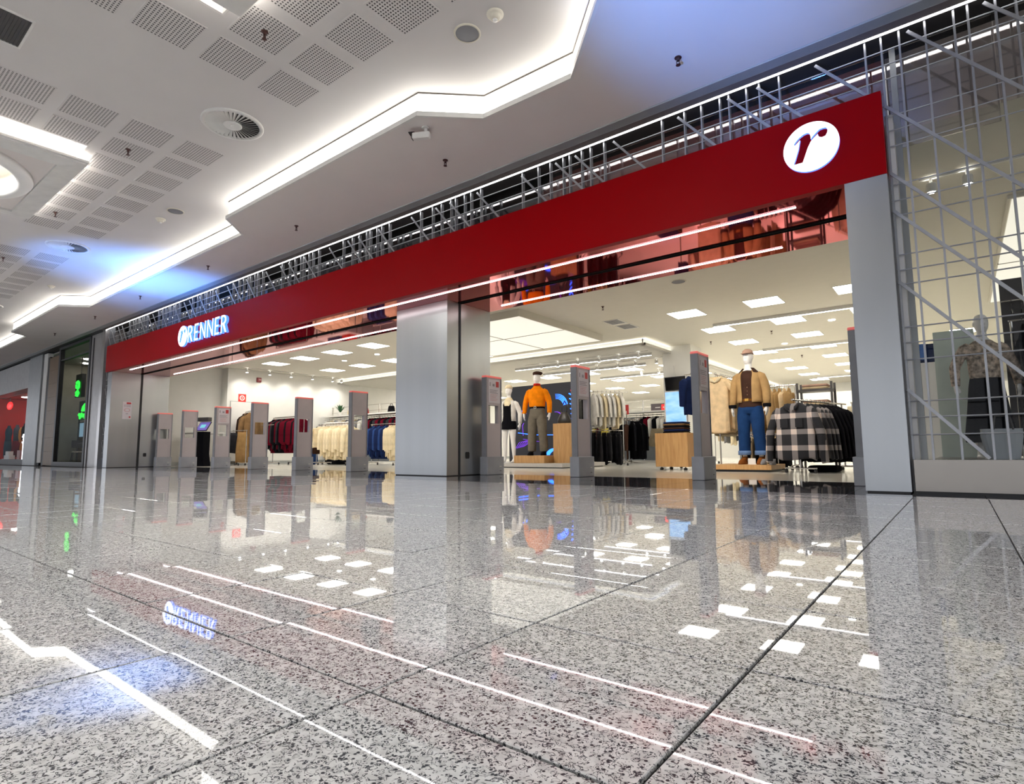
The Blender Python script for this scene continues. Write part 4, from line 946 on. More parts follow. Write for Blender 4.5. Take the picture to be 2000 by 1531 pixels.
# 1: tan jacket and jeans
t = mannequin('white mannequin in tan jacket, dark shirt, blue jeans and cap on the low wooden platform', (-2.72, 9.98, .112), math.radians(-6), 1.04, -.005, .02)
legs_cloth(t, C['jeans'], .02, [.105, .108, .092, .088, .086], .15)
for s in (-1, 1):
    lx, ly = LEG(s, .02)[4][0], LEG(s, .02)[4][1]
    MB().lathe([(.092, 0), (.098, .005), (.098, .065), (.092, .07)], (lx, ly, .145), 20).build('turned_cuff', cloth('denim_light', (.13, .22, .42)), t, True)
top_cloth(t, C['darkbrown'], 'shirt', ((.90, .186, .132), (.95, .184, .130), (1.05, .172, .122), (1.2, .168, .122), (1.36, .184, .126), (1.44, .172, .105), (1.485, .115, .08), (1.51, .075, .066)))
# open jacket: wrapped shell leaving the front open
def jacket(t, m, prof, a0, thick=.022, name='jacket'):
    n = 30; outer = []; 
    for z, rx, ry, gap in prof:
        g = gap; ring = []
        for k in range(n+1):
            th = -PI/2+g+(2*PI-2*g)*k/n; ring.append((rx*math.cos(th), ry*math.sin(th), z))
        inner = [(x*(1-thick/rx), y*(1-thick/ry), z) for x, y, z in reversed(ring)]
        outer.append(ring+inner)
    return MB().rings(outer)
jm = jacket(t, C['camel'], ((.98, .205, .152, .42), (1.02, .200, .150, .42), (1.12, .194, .148, .44), (1.25, .198, .150, .46), (1.36, .208, .146, .46), (1.43, .195, .125, .52), (1.475, .150, .105, .62), (1.50, .100, .085, .72)), 0)
sleeves(jm, -.005, [.058, .068, .068, .064, .058, .050])
o = jm.build('jacket', C['camel'], t, True)
MB().rings([[(rx*math.cos(-PI/2+.75+(2*PI-1.5)*k/20), ry*math.sin(-PI/2+.75+(2*PI-1.5)*k/20), z) for k in range(21)] for z, rx, ry in ((1.475, .145, .112), (1.54, .085, .082), (1.535, .092, .088), (1.46, .165, .13))], caps=False, closed=False).build('collar', C['darkbrown'], t, True)
for s in (-1, 1):
    p = ARM(s, -.005)[-1]; MB().lathe([(.056, 0), (.061, .01), (.061, .05), (.056, .055)], (p[0], p[1], p[2]-.02), 16).build('knit_cuff', C['black'], t, True)
MB().rings([ringz(z, rx, ry) for z, rx, ry in ((1.0, .176, .126), (1.035, .175, .125))], caps=False).build('belt', cloth('belt_brown', (.16, .06, .01)), t, True)
MB().box(-.03, .03, -.137, -.127, 1.0, 1.04).build('buckle', mat('gold', (.7, .4, .08), .3, .9), t)
for k in range(5): MB().ell((.012, -.128+.003*k, 1.10+.06*k), .006, .004, .006, 8, 5).build('button', mat('button_gold', (.5, .3, .15), .4), t)
cap(t, C['rose'], True)
shoes(t, cloth('leather_tan', (.22, .07, .015)), .02, 'tan leather shoe')
tag(MB().box(-2.76, -2.64, 9.84, 9.845, .112, .212).build('price_card', M_WHITE), 'small white price card standing between the tan shoes', 'card')
# 2: orange sweater
t = mannequin('white mannequin in orange sweater, grey trousers and brown beret on the wooden step', (-7.32, 10.32, .262), math.radians(14), 1.0, .02, .03)
legs_cloth(t, C['tweed'], .03, [.10, .112, .10, .096, .092], .09)
top_cloth(t, C['orange'], 'sweater', ((1.06, .170, .122), (1.09, .188, .135), (1.2, .192, .138), (1.34, .20, .138), (1.43, .185, .115), (1.485, .12, .085), (1.52, .078, .072), (1.56, .076, .072)), .02, [.060, .066, .066, .062, .055, .048])
MB().rings([ringz(z, rx, ry) for z, rx, ry in ((1.025, .176, .128), (1.065, .176, .128))], caps=False).build('belt', C['black'], t, True)
bk = MB().lathe([(.03, -.004), (.03, .004), (.018, .004), (.018, -.004)], n=16).build('buckle', mat('buckle_pale', (.6, .55, .45), .3, .8), t); bk.rotation_euler = (PI/2, 0, 0); bk.location = (0, -.134, 1.045)
MB().lathe([(.075, 1.53), (.082, 1.545), (.078, 1.58), (.065, 1.585)], n=20).tube([(-.03, -.07, 1.55), (0, -.095, 1.545), (.03, -.07, 1.55)], .014, 8).build('neckerchief', C['red'], t, True)
MB().rings([ringz(z, rx, ry, cx, .005) for z, rx, ry, cx in ((1.775, .083, .108, 0), (1.79, .10, .118, .01), (1.815, .112, .122, .018), (1.84, .095, .105, .015), (1.855, .05, .06, .01), (1.858, .008, .01, .01))]).build('beret', C['darkbrown'], t, True)
shoes(t, C['black'], .03, 'black leather shoe')
# 3: white outfit
t = mannequin('white mannequin in white cardigan, cream scarf and black short dress beside the dark screen', (-8.14, 10.35, .102), math.radians(10), .96, .03, .01, True)
top_cloth(t, C['black'], 'dress', ((.78, .185, .145), (.82, .195, .150), (.92, .19, .135), (1.05, .158, .112), (1.2, .165, .118), (1.36, .172, .118), (1.42, .13, .09)))
jm = jacket(t, C['white'], ((.98, .185, .138, .75), (1.1, .176, .13, .7), (1.25, .18, .132, .66), (1.38, .19, .128, .62), (1.45, .16, .105, .6), (1.49, .10, .08, .6)), 0, .014)
sleeves(jm, .03, [.05, .058, .058, .054, .050, .045]); jm.build('cardigan', C['white'], t, True)
MB().rings([ringz(z, rx, ry) for z, rx, ry in ((1.34, .10, .145), (1.42, .135, .12), (1.48, .115, .095), (1.52, .08, .078), (1.545, .07, .07))], caps=False).build('scarf', C['cream'], t, True)
MB().rings([ringz(z, rx, ry, 0, .004) for z, rx, ry in ((1.765, .084, .110), (1.80, .084, .109), (1.835, .070, .092), (1.858, .03, .045))]).build('knit_hat', C['cream'], t, True)
# display plinth, step, podium, bag, screen
t = thing('display_plinth', 'wide low grey display plinth under the orange sweater mannequin', 'plinth', (-7.7, 10.75, 0)); MB().box(-1.5, 1.25, -.8, 1.0, .02, .10).build('top', mat('plinth_grey', (.45, .43, .40), .35), t); MB().box(-1.47, 1.22, -.75, .95, 0, .02).build('base', M_BLACK, t)
tag(MB().bevbox(-7.8, -6.98, 10.08, 10.55, .10, .262, .004).build('wooden_step', M_WOOD), 'wooden step under the orange sweater mannequin', 'step')
tag(MB().bevbox(-6.98, -6.55, 10.42, 10.85, .10, .95, .004).build('wooden_podium', M_WOOD), 'tall wooden podium carrying the black handbag', 'podium')
t = thing('handbag', 'slouchy black leather handbag on the tall wooden podium', 'handbag', (-6.8, 10.6, .95))
LB = mat('bag_leather', (.03, .027, .024), .35, bump=.3, bs=20)
MB().rings([[(rx*math.cos(2*PI*k/18), ry*math.sin(2*PI*k/18), z) for k in range(18)] for z, rx, ry in ((0, .15, .06), (.02, .17, .075), (.1, .165, .075), (.18, .12, .055), (.24, .08, .035), (.26, .06, .02))]).build('body', LB, t, True)
MB().tube([(-.06, 0, .24), (-.05, 0, .38), (.02, 0, .50), (.08, 0, .40), (.07, 0, .24)], (.014), 8).build('strap', LB, t, True)
t = thing('digital_screen', 'large dark digital screen with blue and purple light streaks behind the mannequins', 'screen', (-8.05, 11.58, 0))
MB().box(-1.05, 1.05, 0, .12, .10, 2.0).build('casing', M_BLACK, t); MB().box(-1.03, 1.03, -.004, 0, .12, 1.98).build('screen', mat('screen_dark', (.02, .02, .023), .6, emit=(.02, .02, .022), es=1, spec=.1), t)
SB = emis('streak_blue', (.08, .33, .95), 1.1); SP = emis('streak_purple', (.25, .08, .55), .6); SC_ = emis('streak_cyan', (.1, .75, .95), 1.1)
def streak(pts, r, m): 
    MB().rings([[(p[0]+dx*r, -.006, p[1]+dz*r) for dx, dz in ((-1, -.4), (1, -.4), (1, .4), (-1, .4))] for p in pts]).build('light_streak', m, t)
def arc(cx, cz, r, a0, a1, n=8): return [(cx+r*math.cos(math.radians(a0+(a1-a0)*i/n)), cz+r*math.sin(math.radians(a0+(a1-a0)*i/n))) for i in range(n+1)]
for k in range(4): streak(arc(.42, 1.42, .20+.035*k, 10, 95), .012, SB)
for k in range(9): streak([(.78+.012*k, 1.72-.12*k), (.88+.004*k, 1.66-.12*k)], .018, SB)
streak(arc(.85, 1.15, .09, -80, 80), .01, SB); streak([(-.75, .82), (-.3, .76), (.5, .74)], .014, SB); streak([(-.72, 1.35), (-.55, 1.38), (-.5, 1.30)], .012, SB)
for k in range(6): streak([(-.85+.05*k, .42+.01*k), (-.72+.07*k, .58), (-.5+.04*k, .62)], .008, SP)
streak(arc(.4, 1.12, .18, -30, 100), .016, SP); streak([(-.6, .75), (-.62, 1.0), (-.58, 1.06)], .01, SP); streak([(-.6, .66), (-.2, .60), (.1, .58)], .012, SP)
streak(arc(.35, .16, .24, 60, 150), .05, SB); streak([(.85, .24), (.95, .24)], .07, SC_); streak([(.84, 1.80), (.86, 1.66)], .02, emis('streak_red', (.9, .05, .15), .9))
# ================================================================ RIGHT BAY
t = thing('low_platform', 'low wooden platform under the tan jacket mannequin', 'platform', (-2.85, 10.05, 0)); MB().bevbox(-.42, .53, -.55, .34, .035, .112, .004).build('deck', M_WOOD, t); MB().box(-.38, .48, -.48, .3, 0, .035).build('base', M_BLACK, t)
t = thing('wooden_box', 'wheeled wooden box carrying folded dark jeans', 'box', (-4.05, 10.1, 0)); MB().bevbox(-.3, .3, -.3, .3, .06, .66, .004).build('body', M_WOOD, t)
for a in (-1, 1):
    for b in (-1, 1): MB().lathe([(.001, 0), (.03, 0), (.035, .03), (.001, .06)], (a*.22, b*.22, 0), 10).build('wheel', M_BLACK, t)
for k in range(6):
    tag(MB().bevbox(-4.25+.01*(k % 2), -3.85, 9.92, 10.25, .66+.034*k, .692+.034*k, .012).build('folded_jeans', (C['black'], C['navy'], C['darkbrown'], C['black'], C['brown'], C['navy'])[k]), ('lowest', 'second lowest', 'third', 'fourth', 'brown', 'topmost')[k]+' folded pair of dark trousers on the wheeled wooden box', 'trousers', 'folded trousers on the wooden box')
rack((-3.44, 10.60), (-3.36, 11.75), 1.73, 'metal rack holding the beige polo shirts', ext=.14)
garment('polo_shirt', 'beige knitted polo shirt hanging at the front of its rack', 'shirt', (-3.447, 10.50, 1.6645), math.radians(4), C['beige'], .42, 1.0, .09, None, True, sleeve=.20, slen=.40, seed=2, amp=.05, neck=.10)
MB().tube([(-.10, -.045, -.0), (-.06, -.065, -.05), (0, -.07, -.09), (.06, -.065, -.05), (.10, -.045, -.0)], [.014, .030, .016, .030, .014], 8).build('collar', C['cream'], bpy.data.objects['polo_shirt'], True)
row('polo_shirt', 'beige polo shirt hanging behind the front polo shirt', 'shirt', 'polo shirts behind the front one', (-3.436, 10.68, 1.73), (-3.37, 11.6, 1.73), 8, [C['beige'], C['sand'], C['khaki']], .46, .98, .09, sleeve=.10, slen=.36)
row('trousers', 'black trousers hanging under the beige polo shirts', 'trousers', 'black trousers by the polo shirts', (-3.1, 10.75, .62), (-2.55, 10.75, .62), 7, [C['black'], C['black'], C['sand']], .34, .5, .07, skirt=True)
rack((-3.14, 10.75), (-2.51, 10.75), .62, 'low metal rack of black trousers under the polo shirts')
garment('jacket', 'navy jacket hanging beside the blue screen', 'jacket', (-4.19, 11.288, 1.8145), math.radians(68), C['navy'], .46, .75, .11, None, True, sleeve=.08, seed=1)
garment('blouse', 'pale rose blouse hanging behind the navy jacket', 'blouse', (-3.95, 11.192, 1.8145), math.radians(68), C['rose'], .40, .9, .10, None, True, seed=2)
rack((-4.32, 11.34), (-3.82, 11.14), 1.88, 'metal rack of the navy jacket')
row('cardigan', 'ribbed tan cardigan hanging behind the tan jacket mannequin', 'cardigan', 'ribbed tan cardigans', (-3.0, 11.65, 1.55), (-2.42, 11.65, 1.55), 7, [C['camel'], C['tan'], C['beige']], .42, .9, .085, sleeve=.06)
rack((-3.06, 11.65), (-2.36, 11.65), 1.55, 'metal rack of ribbed tan cardigans')
row('trousers', 'black trousers hanging below the tan cardigans', 'trousers', 'black trousers below the cardigans', (-2.9, 11.02, .60), (-2.35, 11.02, .60), 7, [C['black']], .34, .5, .07, skirt=True)
rack((-2.95, 11.02), (-2.3, 11.02), .60, 'low metal rack of black trousers behind the jeans mannequin')
# plaid shirts
PA = Vector((-1.90, 9.45)); PD = (Vector((-1.50, 10.8))-PA).normalized(); PR = math.atan2(PD.y, PD.x)-PI/2
def on_rail(d, z): p = PA+PD*d; return (p.x, p.y, z-.0655)
g = garment('plaid_shirt', 'black and white plaid shirt at the front of its rack', 'shirt', on_rail(-.10, 1.09), PR, M_PLAID, .56, .82, .15, None, True, sleeve=.24, slen=.80, seed=1, amp=.05, neck=.09, flare=1.08)
MB().tube([(-.10, -.06, .0), (-.075, -.09, -.06), (-.02, -.10, -.11)], [.012, .03, .008], 8).tube([(.10, -.06, .0), (.075, -.09, -.06), (.02, -.10, -.11)], [.012, .03, .008], 8).build('collar', M_PLAID, g, True)
for sx in (-.11, .11): MB().box(sx-.06, sx+.06, -.098, -.085, -.35, -.22).build('pocket', M_PLAID, g)
for k in range(3):
    garment('plaid_shirt', 'black and white plaid shirt tucked behind the front plaid shirt', 'shirt', on_rail(.17+.12*k, 1.09), PR, M_PLAID, .54, .80, .07, 'plaid shirts behind the front one', True, sleeve=.22, slen=.76, seed=k)
for k in range(5):
    garment('black_jacket', 'black jacket hanging behind the plaid shirts', 'jacket', on_rail(.55+.13*k, 1.09), PR, C['black'], .56, .86, .07, 'black jackets behind the plaid shirts', True, sleeve=.22, slen=.74, seed=k % 3)
rack((-1.90, 9.45), (-1.50, 10.8), 1.09, 'metal rack on wheels carrying plaid shirts', ext=.14)
tag(MB().bevbox(-1.88, -1.48, 9.85, 10.3, .0, .10, .02).build('folded_jackets', C['black']), 'heap of folded black clothes under the plaid shirts', 'clothes')
t = thing('shoes_display', 'pair of grey shoes on the low platform edge', 'shoes', (-2.42, 9.72, .112))
for s in (-.07, .07): MB().rings([ringz(z, rx, ry, s, cy, 14) for z, rx, ry, cy in ((0, .04, .12, 0), (.02, .042, .122, 0), (.05, .036, .1, .015), (.09, .03, .04, .06))]).build('shoe', C['grey'], t, True)
# shelf rack with folded knitwear
t = thing('shelf_rack', 'dark metal shelf rack with folded rose knitwear', 'shelf', (-1.95, 11.3, 0))
for a in (-1, 1):
    for b in (-.16, .16): MB().box(a*.27-.018, a*.27+.018, b-.015, b+.015, 0, 1.52).build('upright', M_DARK, t)
for z in (.5, .8, 1.12, 1.40): MB().box(-.27, .27, -.18, .18, z-.035, z).build('shelf_board', M_DARK, t)
for z, nm in ((1.40, 'top'), (1.12, 'second'), (.80, 'third')):
    for k in range(2): tag(MB().bevbox(-2.15, -1.74, 11.15, 11.45, z+.002+.045*k, z+.045+.045*k, .015).build('folded_sweater', C['rose'] if k else C['sand']), ('rose' if k else 'sand')+' folded sweater on the '+nm+' board of the dark shelf rack', 'sweater')
row('trousers', 'cream trousers hanging beside the near gate pillar', 'trousers', 'cream trousers by the near gate', (-1.36, 11.15, 1.12), (-1.14, 11.85, 1.12), 8, [C['cream'], C['sand'], C['beige']], .36, .80, .07, skirt=True)
rack((-1.38, 11.08), (-1.12, 11.92), 1.12, 'metal rack of cream trousers beside the near gate')
row('coat', 'sand coat on a far rack behind the tan cardigans', 'coat', 'sand coats at the back', (-4.9, 15.0, 1.5), (-3.4, 15.0, 1.5), 10, [C['sand'], C['grey'], C['cream'], C['charcoal']], .42, .9, .1)
rack((-5.0, 15.0), (-3.3, 15.0), 1.5, 'metal rack of sand coats at the back')
row('shirt', 'pale shirt on the far rack by the back cove', 'shirt', 'pale shirts at the back', (-3.2, 18.0, 1.4), (-.8, 18.0, 1.4), 14, [C['white'], C['grey'], C['cream'], C['navy']], .42, .8, .1, sleeve=.06)
rack((-3.3, 18.0), (-.7, 18.0), 1.4, 'metal rack of pale shirts at the back')
S(MB().box(-5.3, 5.5, 24.9, 25.2, 0, 2.55).build('wall_partition', M_SWALL), 'white partition at the back of the shop')

# ================================================================ MIDDLE BAY
rack((-7.05, 12.0), (-6.45, 12.7), 1.78, 'tall metal rack of white tops and black slips', mid=.84, ext=.14)
row('blouse', 'white blouse hanging on the tall rack beside the notice gate', 'blouse', 'white blouses on the tall rack', (-6.97, 12.09, 1.78), (-6.47, 12.68, 1.78), 7, [C['white'], C['white'], C['cream']], .44, .78, .09, sleeve=.05, slen=.5)
garment('slip_dress', 'black slip dress at the front of the tall rack of white blouses', 'dress', (-7.11, 11.93, 1.7145), math.radians(-40), C['black'], .30, 1.5, .06, None, True, seed=1, flare=1.2)
row('trousers', 'black trousers hanging under the white blouses', 'trousers', 'black trousers under the blouses', (-6.98, 12.08, .84), (-6.48, 12.66, .84), 6, [C['black'], C['charcoal']], .34, .70, .07, skirt=True)
row('skirt', 'yellow and brown skirt on the low rack by the black round rack', 'skirt', 'coloured skirts by the round rack', (-7.9, 13.9, 1.0), (-7.4, 13.6, 1.0), 7, [C['yellow'], C['yellow'], C['brown'], C['burgundy'], C['navy'], C['black']], .32, .85, .07, skirt=True)
rack((-8.0, 13.95), (-7.3, 13.55), 1.0, 'low metal rack of coloured skirts')
row('jacket', 'grey jacket on the rack behind the coloured skirts', 'jacket', 'grey jackets behind the skirts', (-8.6, 15.2, 1.4), (-7.7, 15.2, 1.4), 9, [C['grey'], C['charcoal']], .42, .8, .1, sleeve=.06)
rack((-8.7, 15.2), (-7.6, 15.2), 1.4, 'metal rack of grey jackets behind the skirts')
t = thing('round_rack', 'round chrome rack crowded with black coats', 'clothes rack', (-7.25, 14.5, 0))
MB().tube([(.34*math.cos(2*PI*k/24), .34*math.sin(2*PI*k/24), 1.2) for k in range(25)], .012, 8).build('ring_rail', M_CHROME, t)
MB().tube([(0, 0, .05), (0, 0, 1.45)], .018, 10).build('post', M_CHROME, t)
for k in range(4): MB().tube([(0, 0, 1.2), (.34*math.cos(PI/2*k), .34*math.sin(PI/2*k), 1.2)], .009, 6).build('arm', M_CHROME, t); MB().tube([(0, 0, .06), (.3*math.cos(PI/2*k), .3*math.sin(PI/2*k), .02)], .012, 6).build('foot', M_CHROME, t)
MB().box(-.07, .07, -.01, .01, 1.35, 1.62).build('red_tag', M_REDP, t)
for k in range(14):
    a = 2*PI*(k+.5)/14; garment('black_coat', 'black coat on the round chrome rack', 'coat', (-7.25+.34*math.cos(a), 14.5+.34*math.sin(a), 1.1345), a, [C['black'], C['black'], C['black'], C['darkbrown']][k % 4], .34, 1.0, .042, 'black coats on the round rack', True, seed=k % 3, sleeve=.04)
# back gondola with shelf, grey panel, garments
def gondola(x0, x1, y, z, label, bays=3, panel=True):
    t = thing('shelving_unit', label, 'shelving', ((x0+x1)/2, y, 0)); h = (x1-x0)/2
    if panel:
        for k in range(bays): MB().box(-h+2*h*k/bays+.01, -h+2*h*(k+1)/bays-.01, .1, .13, .05, z-.1).build('back_panel', mat('panel_greyblue', (.26, .29, .32), .5), t)
    MB().box(-h, h, -.5, .075, z, z+.04).build('shelf_board', M_WHITE, t)
    for k in range(bays+1): MB().box(-h+2*h*k/bays-.015, -h+2*h*k/bays+.015, .08, .14, 0, z+.42).build('upright', M_CHROME, t)
    MB().tube([(-h, -.25, z-.07), (h, -.25, z-.07)], .012, 8).build('rail', M_CHROME, t)
    for q in (.2, .4): MB().tube([(-h, .1, z+q), (h, .1, z+q)], .006, 6).build('guard_rail', M_CHROME, t)
    MB().box(-h, h, -.25, .14, 0, .05).build('base', M_FIX, t)
gondola(-10.2, -6.55, 16.6, 1.5, 'white wall shelving with garments behind the round rack')
row('top', 'white or black top hanging under the white shelf', 'top', 'tops under the back shelf', (-7.9, 16.35, 1.43), (-6.7, 16.35, 1.43), 9, [C['white'], C['white'], C['black'], C['burgundy'], C['white'], C['black']], .42, .75, .11, sleeve=.05)
garment('skirt', 'olive beige skirt hanging low in front of the back shelving', 'skirt', (-6.95, 15.95, .98), .1, C['khaki'], .6, .5, .16, None, True, seed=1, skirt=True)
row('top', 'dark top hanging at the left of the back shelf', 'top', 'dark tops under the back shelf', (-10.1, 16.35, 1.43), (-8.3, 16.35, 1.43), 10, [C['charcoal'], C['grey'], C['black']], .42, .75, .11, sleeve=.05)
def lit_sign(x, y, z, label):
    t = thing('shelf_sign', label, 'sign', (x, y, z)); MB().box(-.36, .36, -.02, .02, 0, .23).build('board', mat('sign_grey', (.12, .10, .11), .5), t)
    MB().box(-.02, .24, -.024, -.02, .03, .2).build('red_panel', emis('sign_red_lit', (.85, .03, .03), .8), t); MB().box(.03, .19, -.027, -.024, .095, .13).box(-.22, -.06, -.024, -.02, .10, .125).build('text_line', M_WHITE, t)
lit_sign(-7.05, 16.5, 1.542, 'grey shelf sign with a glowing red block behind the round rack')
for k, x in enumerate((-9.9, -9.3, -8.9, -8.4)):
    t = thing('shelf_bag', ('black', 'brown', 'grey', 'red')[k]+' bag on the white shelf behind the round rack', 'bag', (x, 16.5, 1.542)); m_ = [C['black'], C['brown'], C['grey'], C['red']][k]
    MB().rings([ringz(z, rx, .07) for z, rx in ((0, .15), (.03, .16), (.16, .12), (.19, .09))]).build('body', m_, t, True); MB().tube([(-.08, 0, .17), (-.05, 0, .27), (.05, 0, .27), (.08, 0, .17)], .009, 6).build('handle', m_, t)

# ================================================================ LEFT BAY
t = thing('white_counter', 'white counter table behind the gate pillars near the left wall', 'table', (-18.3, 8.2, 0))
MB().box(-.85, .45, -.35, .35, .97, 1.01).build('tabletop', M_WHITE, t)
for a in (-.8, .40):
    for b in (-.3, .3): MB().box(a-.02, a+.02, b-.02, b+.02, 0, .97).build('leg', M_WHITE, t)
t = thing('tablet_kiosk', 'black kiosk stand with tilted purple lit tablet', 'kiosk', (-17.5, 7.72, 0), .35)
MB().rings([[(a*w_, b*.12, z) for a, b in ((-1, -1), (1, -1), (1, 1), (-1, 1))] for w_, z in ((.21, 0), (.21, .03), (.15, .35), (.16, 1.0))]).build('pedestal', C['black'], t)
tb = MB().box(-.2, .2, -.012, .012, 0, .32).build('tablet', M_BLACK, t); tb.location = (.05, -.12, 1.02); tb.rotation_euler = (math.radians(-35), 0, 0)
MB().box(-.185, .185, -.016, -.012, .015, .305).build('screen', emis('tablet_screen', (.16, .12, .42), .6), tb); MB().box(-.10, .08, -.019, -.016, .1, .22).build('image', emis('tablet_image', (.15, .5, .55), .7), tb)
MB().box(-.19, .19, -.02, .12, 1.3, 1.42).build('header', M_DARK, t)
rack((-18.72, 9.6), (-17.64, 9.337), 1.72, 'metal rack of long brown coats at the left wall', mid=None)
garment('long_coat', 'long brown coat hanging at the front of the coat rack', 'coat', (-17.96, 9.415, 1.6545), math.radians(76), C['brown'], .52, 1.56, .22, None, True, sleeve=.10, slen=.9, seed=1, amp=.07, flare=1.05)
garment('long_skirt', 'tan pleated skirt hanging beside the long brown coat', 'skirt', (-17.45, 8.88, .9945), math.radians(60), C['tan'], .36, .9, .14, None, True, seed=2, skirt=True)
row('long_coat', 'dark long coat hanging behind the front brown coat', 'coat', 'dark coats at the left wall', (-18.7, 9.595, 1.72), (-18.1, 9.449, 1.72), 5, [C['darkbrown'], C['black'], C['brown']], .42, 1.4, .1, sleeve=.06)
rack((-18.3, 8.88), (-17.2, 8.88), 1.06, 'low metal rack of a grey jacket and tan skirt')
garment('jacket', 'dark grey jacket hanging low by the left wall', 'jacket', (-18.02, 8.88, .9945), 1.3, C['charcoal'], .26, .62, .14, None, True, sleeve=.06, seed=0)
rack((-17.38, 9.85), (-15.66, 9.85), 1.48, 'metal rack of burgundy and black sweaters', mid=None)
row('sweater', 'burgundy sweater hanging on the burgundy rack', 'sweater', 'burgundy sweaters', (-16.55, 9.85, 1.48), (-15.72, 9.85, 1.48), 9, [C['burgundy'], C['burgundy'], C['burgundy'], C['black']], .44, .98, .10, sleeve=.07)
row('sweater', 'black sweater hanging on the burgundy rack', 'sweater', 'black sweaters of the burgundy rack', (-17.33, 9.85, 1.48), (-16.57, 9.85, 1.48), 9, [C['black'], C['black'], C['burgundy'], C['charcoal']], .44, .98, .10, sleeve=.07)
t = thing('display_arm_rack', 'chrome T arm rack standing before the burgundy sweaters', 'clothes rack', (-16.75, 9.3, 0))
MB().tube([(0, 0, .03), (0, 0, 1.22)], .013, 8).build('post', M_CHROME, t); MB().tube([(-.35, 0, 1.22), (.35, 0, 1.22)], .012, 8).build('arm', M_CHROME, t); MB().tube([(-.25, -.2, .03), (0, 0, .03), (.25, -.2, .03)], .012, 8).build('foot', M_CHROME, t)
row('jeans', 'blue jeans folded over the low rail behind the burgundy sweaters', 'jeans', 'blue jeans by the burgundy rack', (-16.9, 10.4, .58), (-15.9, 10.4, .58), 7, [C['denim'], C['grey'], C['denim']], .32, .5, .08, skirt=True)
rack((-17.0, 10.4), (-15.8, 10.4), .58, 'low metal rack of blue jeans')
rack((-15.1, 10.22), (-13.75, 10.22), 1.20, 'metal rack of cream blouses', ext=.36)
row('blouse', 'cream blouse hanging on the cream rack', 'blouse', 'cream blouses', (-15.05, 10.22, 1.2), (-13.8, 10.22, 1.2), 9, [C['cream'], C['cream2'], C['cream']], .46, .92, .12, sleeve=.08)
garment('blouse', 'short cream blouse at the front end of the cream rack', 'blouse', (-15.27, 10.22, 1.1345), math.radians(72), C['cream'], .56, .62, .08, None, True, seed=2, sleeve=.1, slen=.3, flare=1.1)
garment('brown_jacket', 'dark brown jacket at the end of the cream rack', 'jacket', (-15.42, 10.22, 1.1345), math.radians(90), C['darkbrown'], .42, .8, .04, None, True, sleeve=.08, seed=1)
tag(MB().bevbox(-15.75, -15.0, 10.6, 11.1, 0, .35, .08).build('black_ottoman', C['black']), 'low black padded seat behind the cream rack', 'seat')
rack((-13.45, 10.66), (-12.25, 10.66), 1.16, 'metal rack of navy blouses')
row('blouse', 'navy blouse hanging on the navy rack', 'blouse', 'navy blouses', (-13.4, 10.66, 1.16), (-12.65, 10.66, 1.16), 9, [C['navy'], C['denim'], C['navy']], .44, .85, .10, sleeve=.07)
row('blouse', 'cream blouse hanging at the end of the navy rack', 'blouse', 'cream blouses of the navy rack', (-12.62, 10.66, 1.16), (-12.3, 10.66, 1.16), 4, [C['cream']], .42, .9, .09, sleeve=.06)
# table with folded sweaters
t = thing('display_table', 'white display table with folded sweaters', 'table', (-16.35, 11.5, 0)); MB().box(-.9, .9, -.35, .35, .96, 1.0).build('tabletop', M_WHITE, t)
for a in (-1, 1):
    for b in (-1, 1): MB().box(a*.85-.02, a*.85+.02, b*.3-.02, b*.3+.02, 0, .96).build('leg', M_CHROME, t)
for k in range(5): tag(MB().bevbox(-16.75, -16.05+.02*(k % 2), 11.3, 11.7, 1.0+.075*k, 1.073+.075*k, .03).build('folded_sweater', [C['navy'], C['navy'], C['white'], C['white'], C['white']][k]), ('lower navy', 'upper navy', 'lower white', 'middle white', 'topmost white')[k]+' folded sweater on the white display table', 'sweater')
for k in range(2): tag(MB().bevbox(-15.95, -15.5, 11.3, 11.65, 1.0+.07*k, 1.068+.07*k, .03).build('folded_sweater', C['red']), ('lower', 'upper')[k]+' red folded sweater on the white display table', 'sweater')
gondola(-18.9, -12.0, 13.0, 1.66, 'long white shelving with guard rails behind the left racks', 5)
row('top', 'mixed dark top hanging under the long left shelf', 'top', 'dark tops under the long shelf', (-16.2, 12.75, 1.59), (-14.2, 12.75, 1.59), 14, [C['black'], C['burgundy'], C['black'], C['charcoal'], C['burgundy']], .42, .8, .11, sleeve=.06)
row('top', 'mixed bright top hanging under the long left shelf', 'top', 'bright tops under the long shelf', (-14.1, 12.75, 1.59), (-12.1, 12.75, 1.59), 14, [C['denim'], C['white'], C['white'], C['orange'], C['charcoal'], C['black'], C['grey']], .42, .8, .11, sleeve=.06)
row('top', 'pale top hanging near the corner of the long left shelf', 'top', 'pale tops under the long shelf', (-18.7, 12.75, 1.59), (-16.4, 12.75, 1.59), 10, [C['white'], C['cream'], C['grey']], .42, .8, .11, sleeve=.06)
lit_sign(-13.6, 12.85, 1.702, 'grey shelf sign with a glowing red block above the navy rack')
for k, x in enumerate((-16.6, -15.2, -14.7, -12.9)):
    t = thing('shelf_bag', ('red', 'black', 'small black', 'charcoal')[k]+' bag standing on the long left shelf', 'bag', (x, 12.85, 1.702)); m_ = [C['red'], C['black'], C['black'], C['charcoal']][k]; q = .7 if k == 2 else 1
    MB().rings([ringz(z*q, rx*q, .08) for z, rx in ((0, .17), (.03, .18), (.2, .13), (.23, .1))]).build('body', m_, t, True); MB().tube([(-.08*q, 0, .2*q), (-.05*q, 0, .3*q), (.05*q, 0, .3*q), (.08*q, 0, .2*q)], .009, 6).build('handle', m_, t)
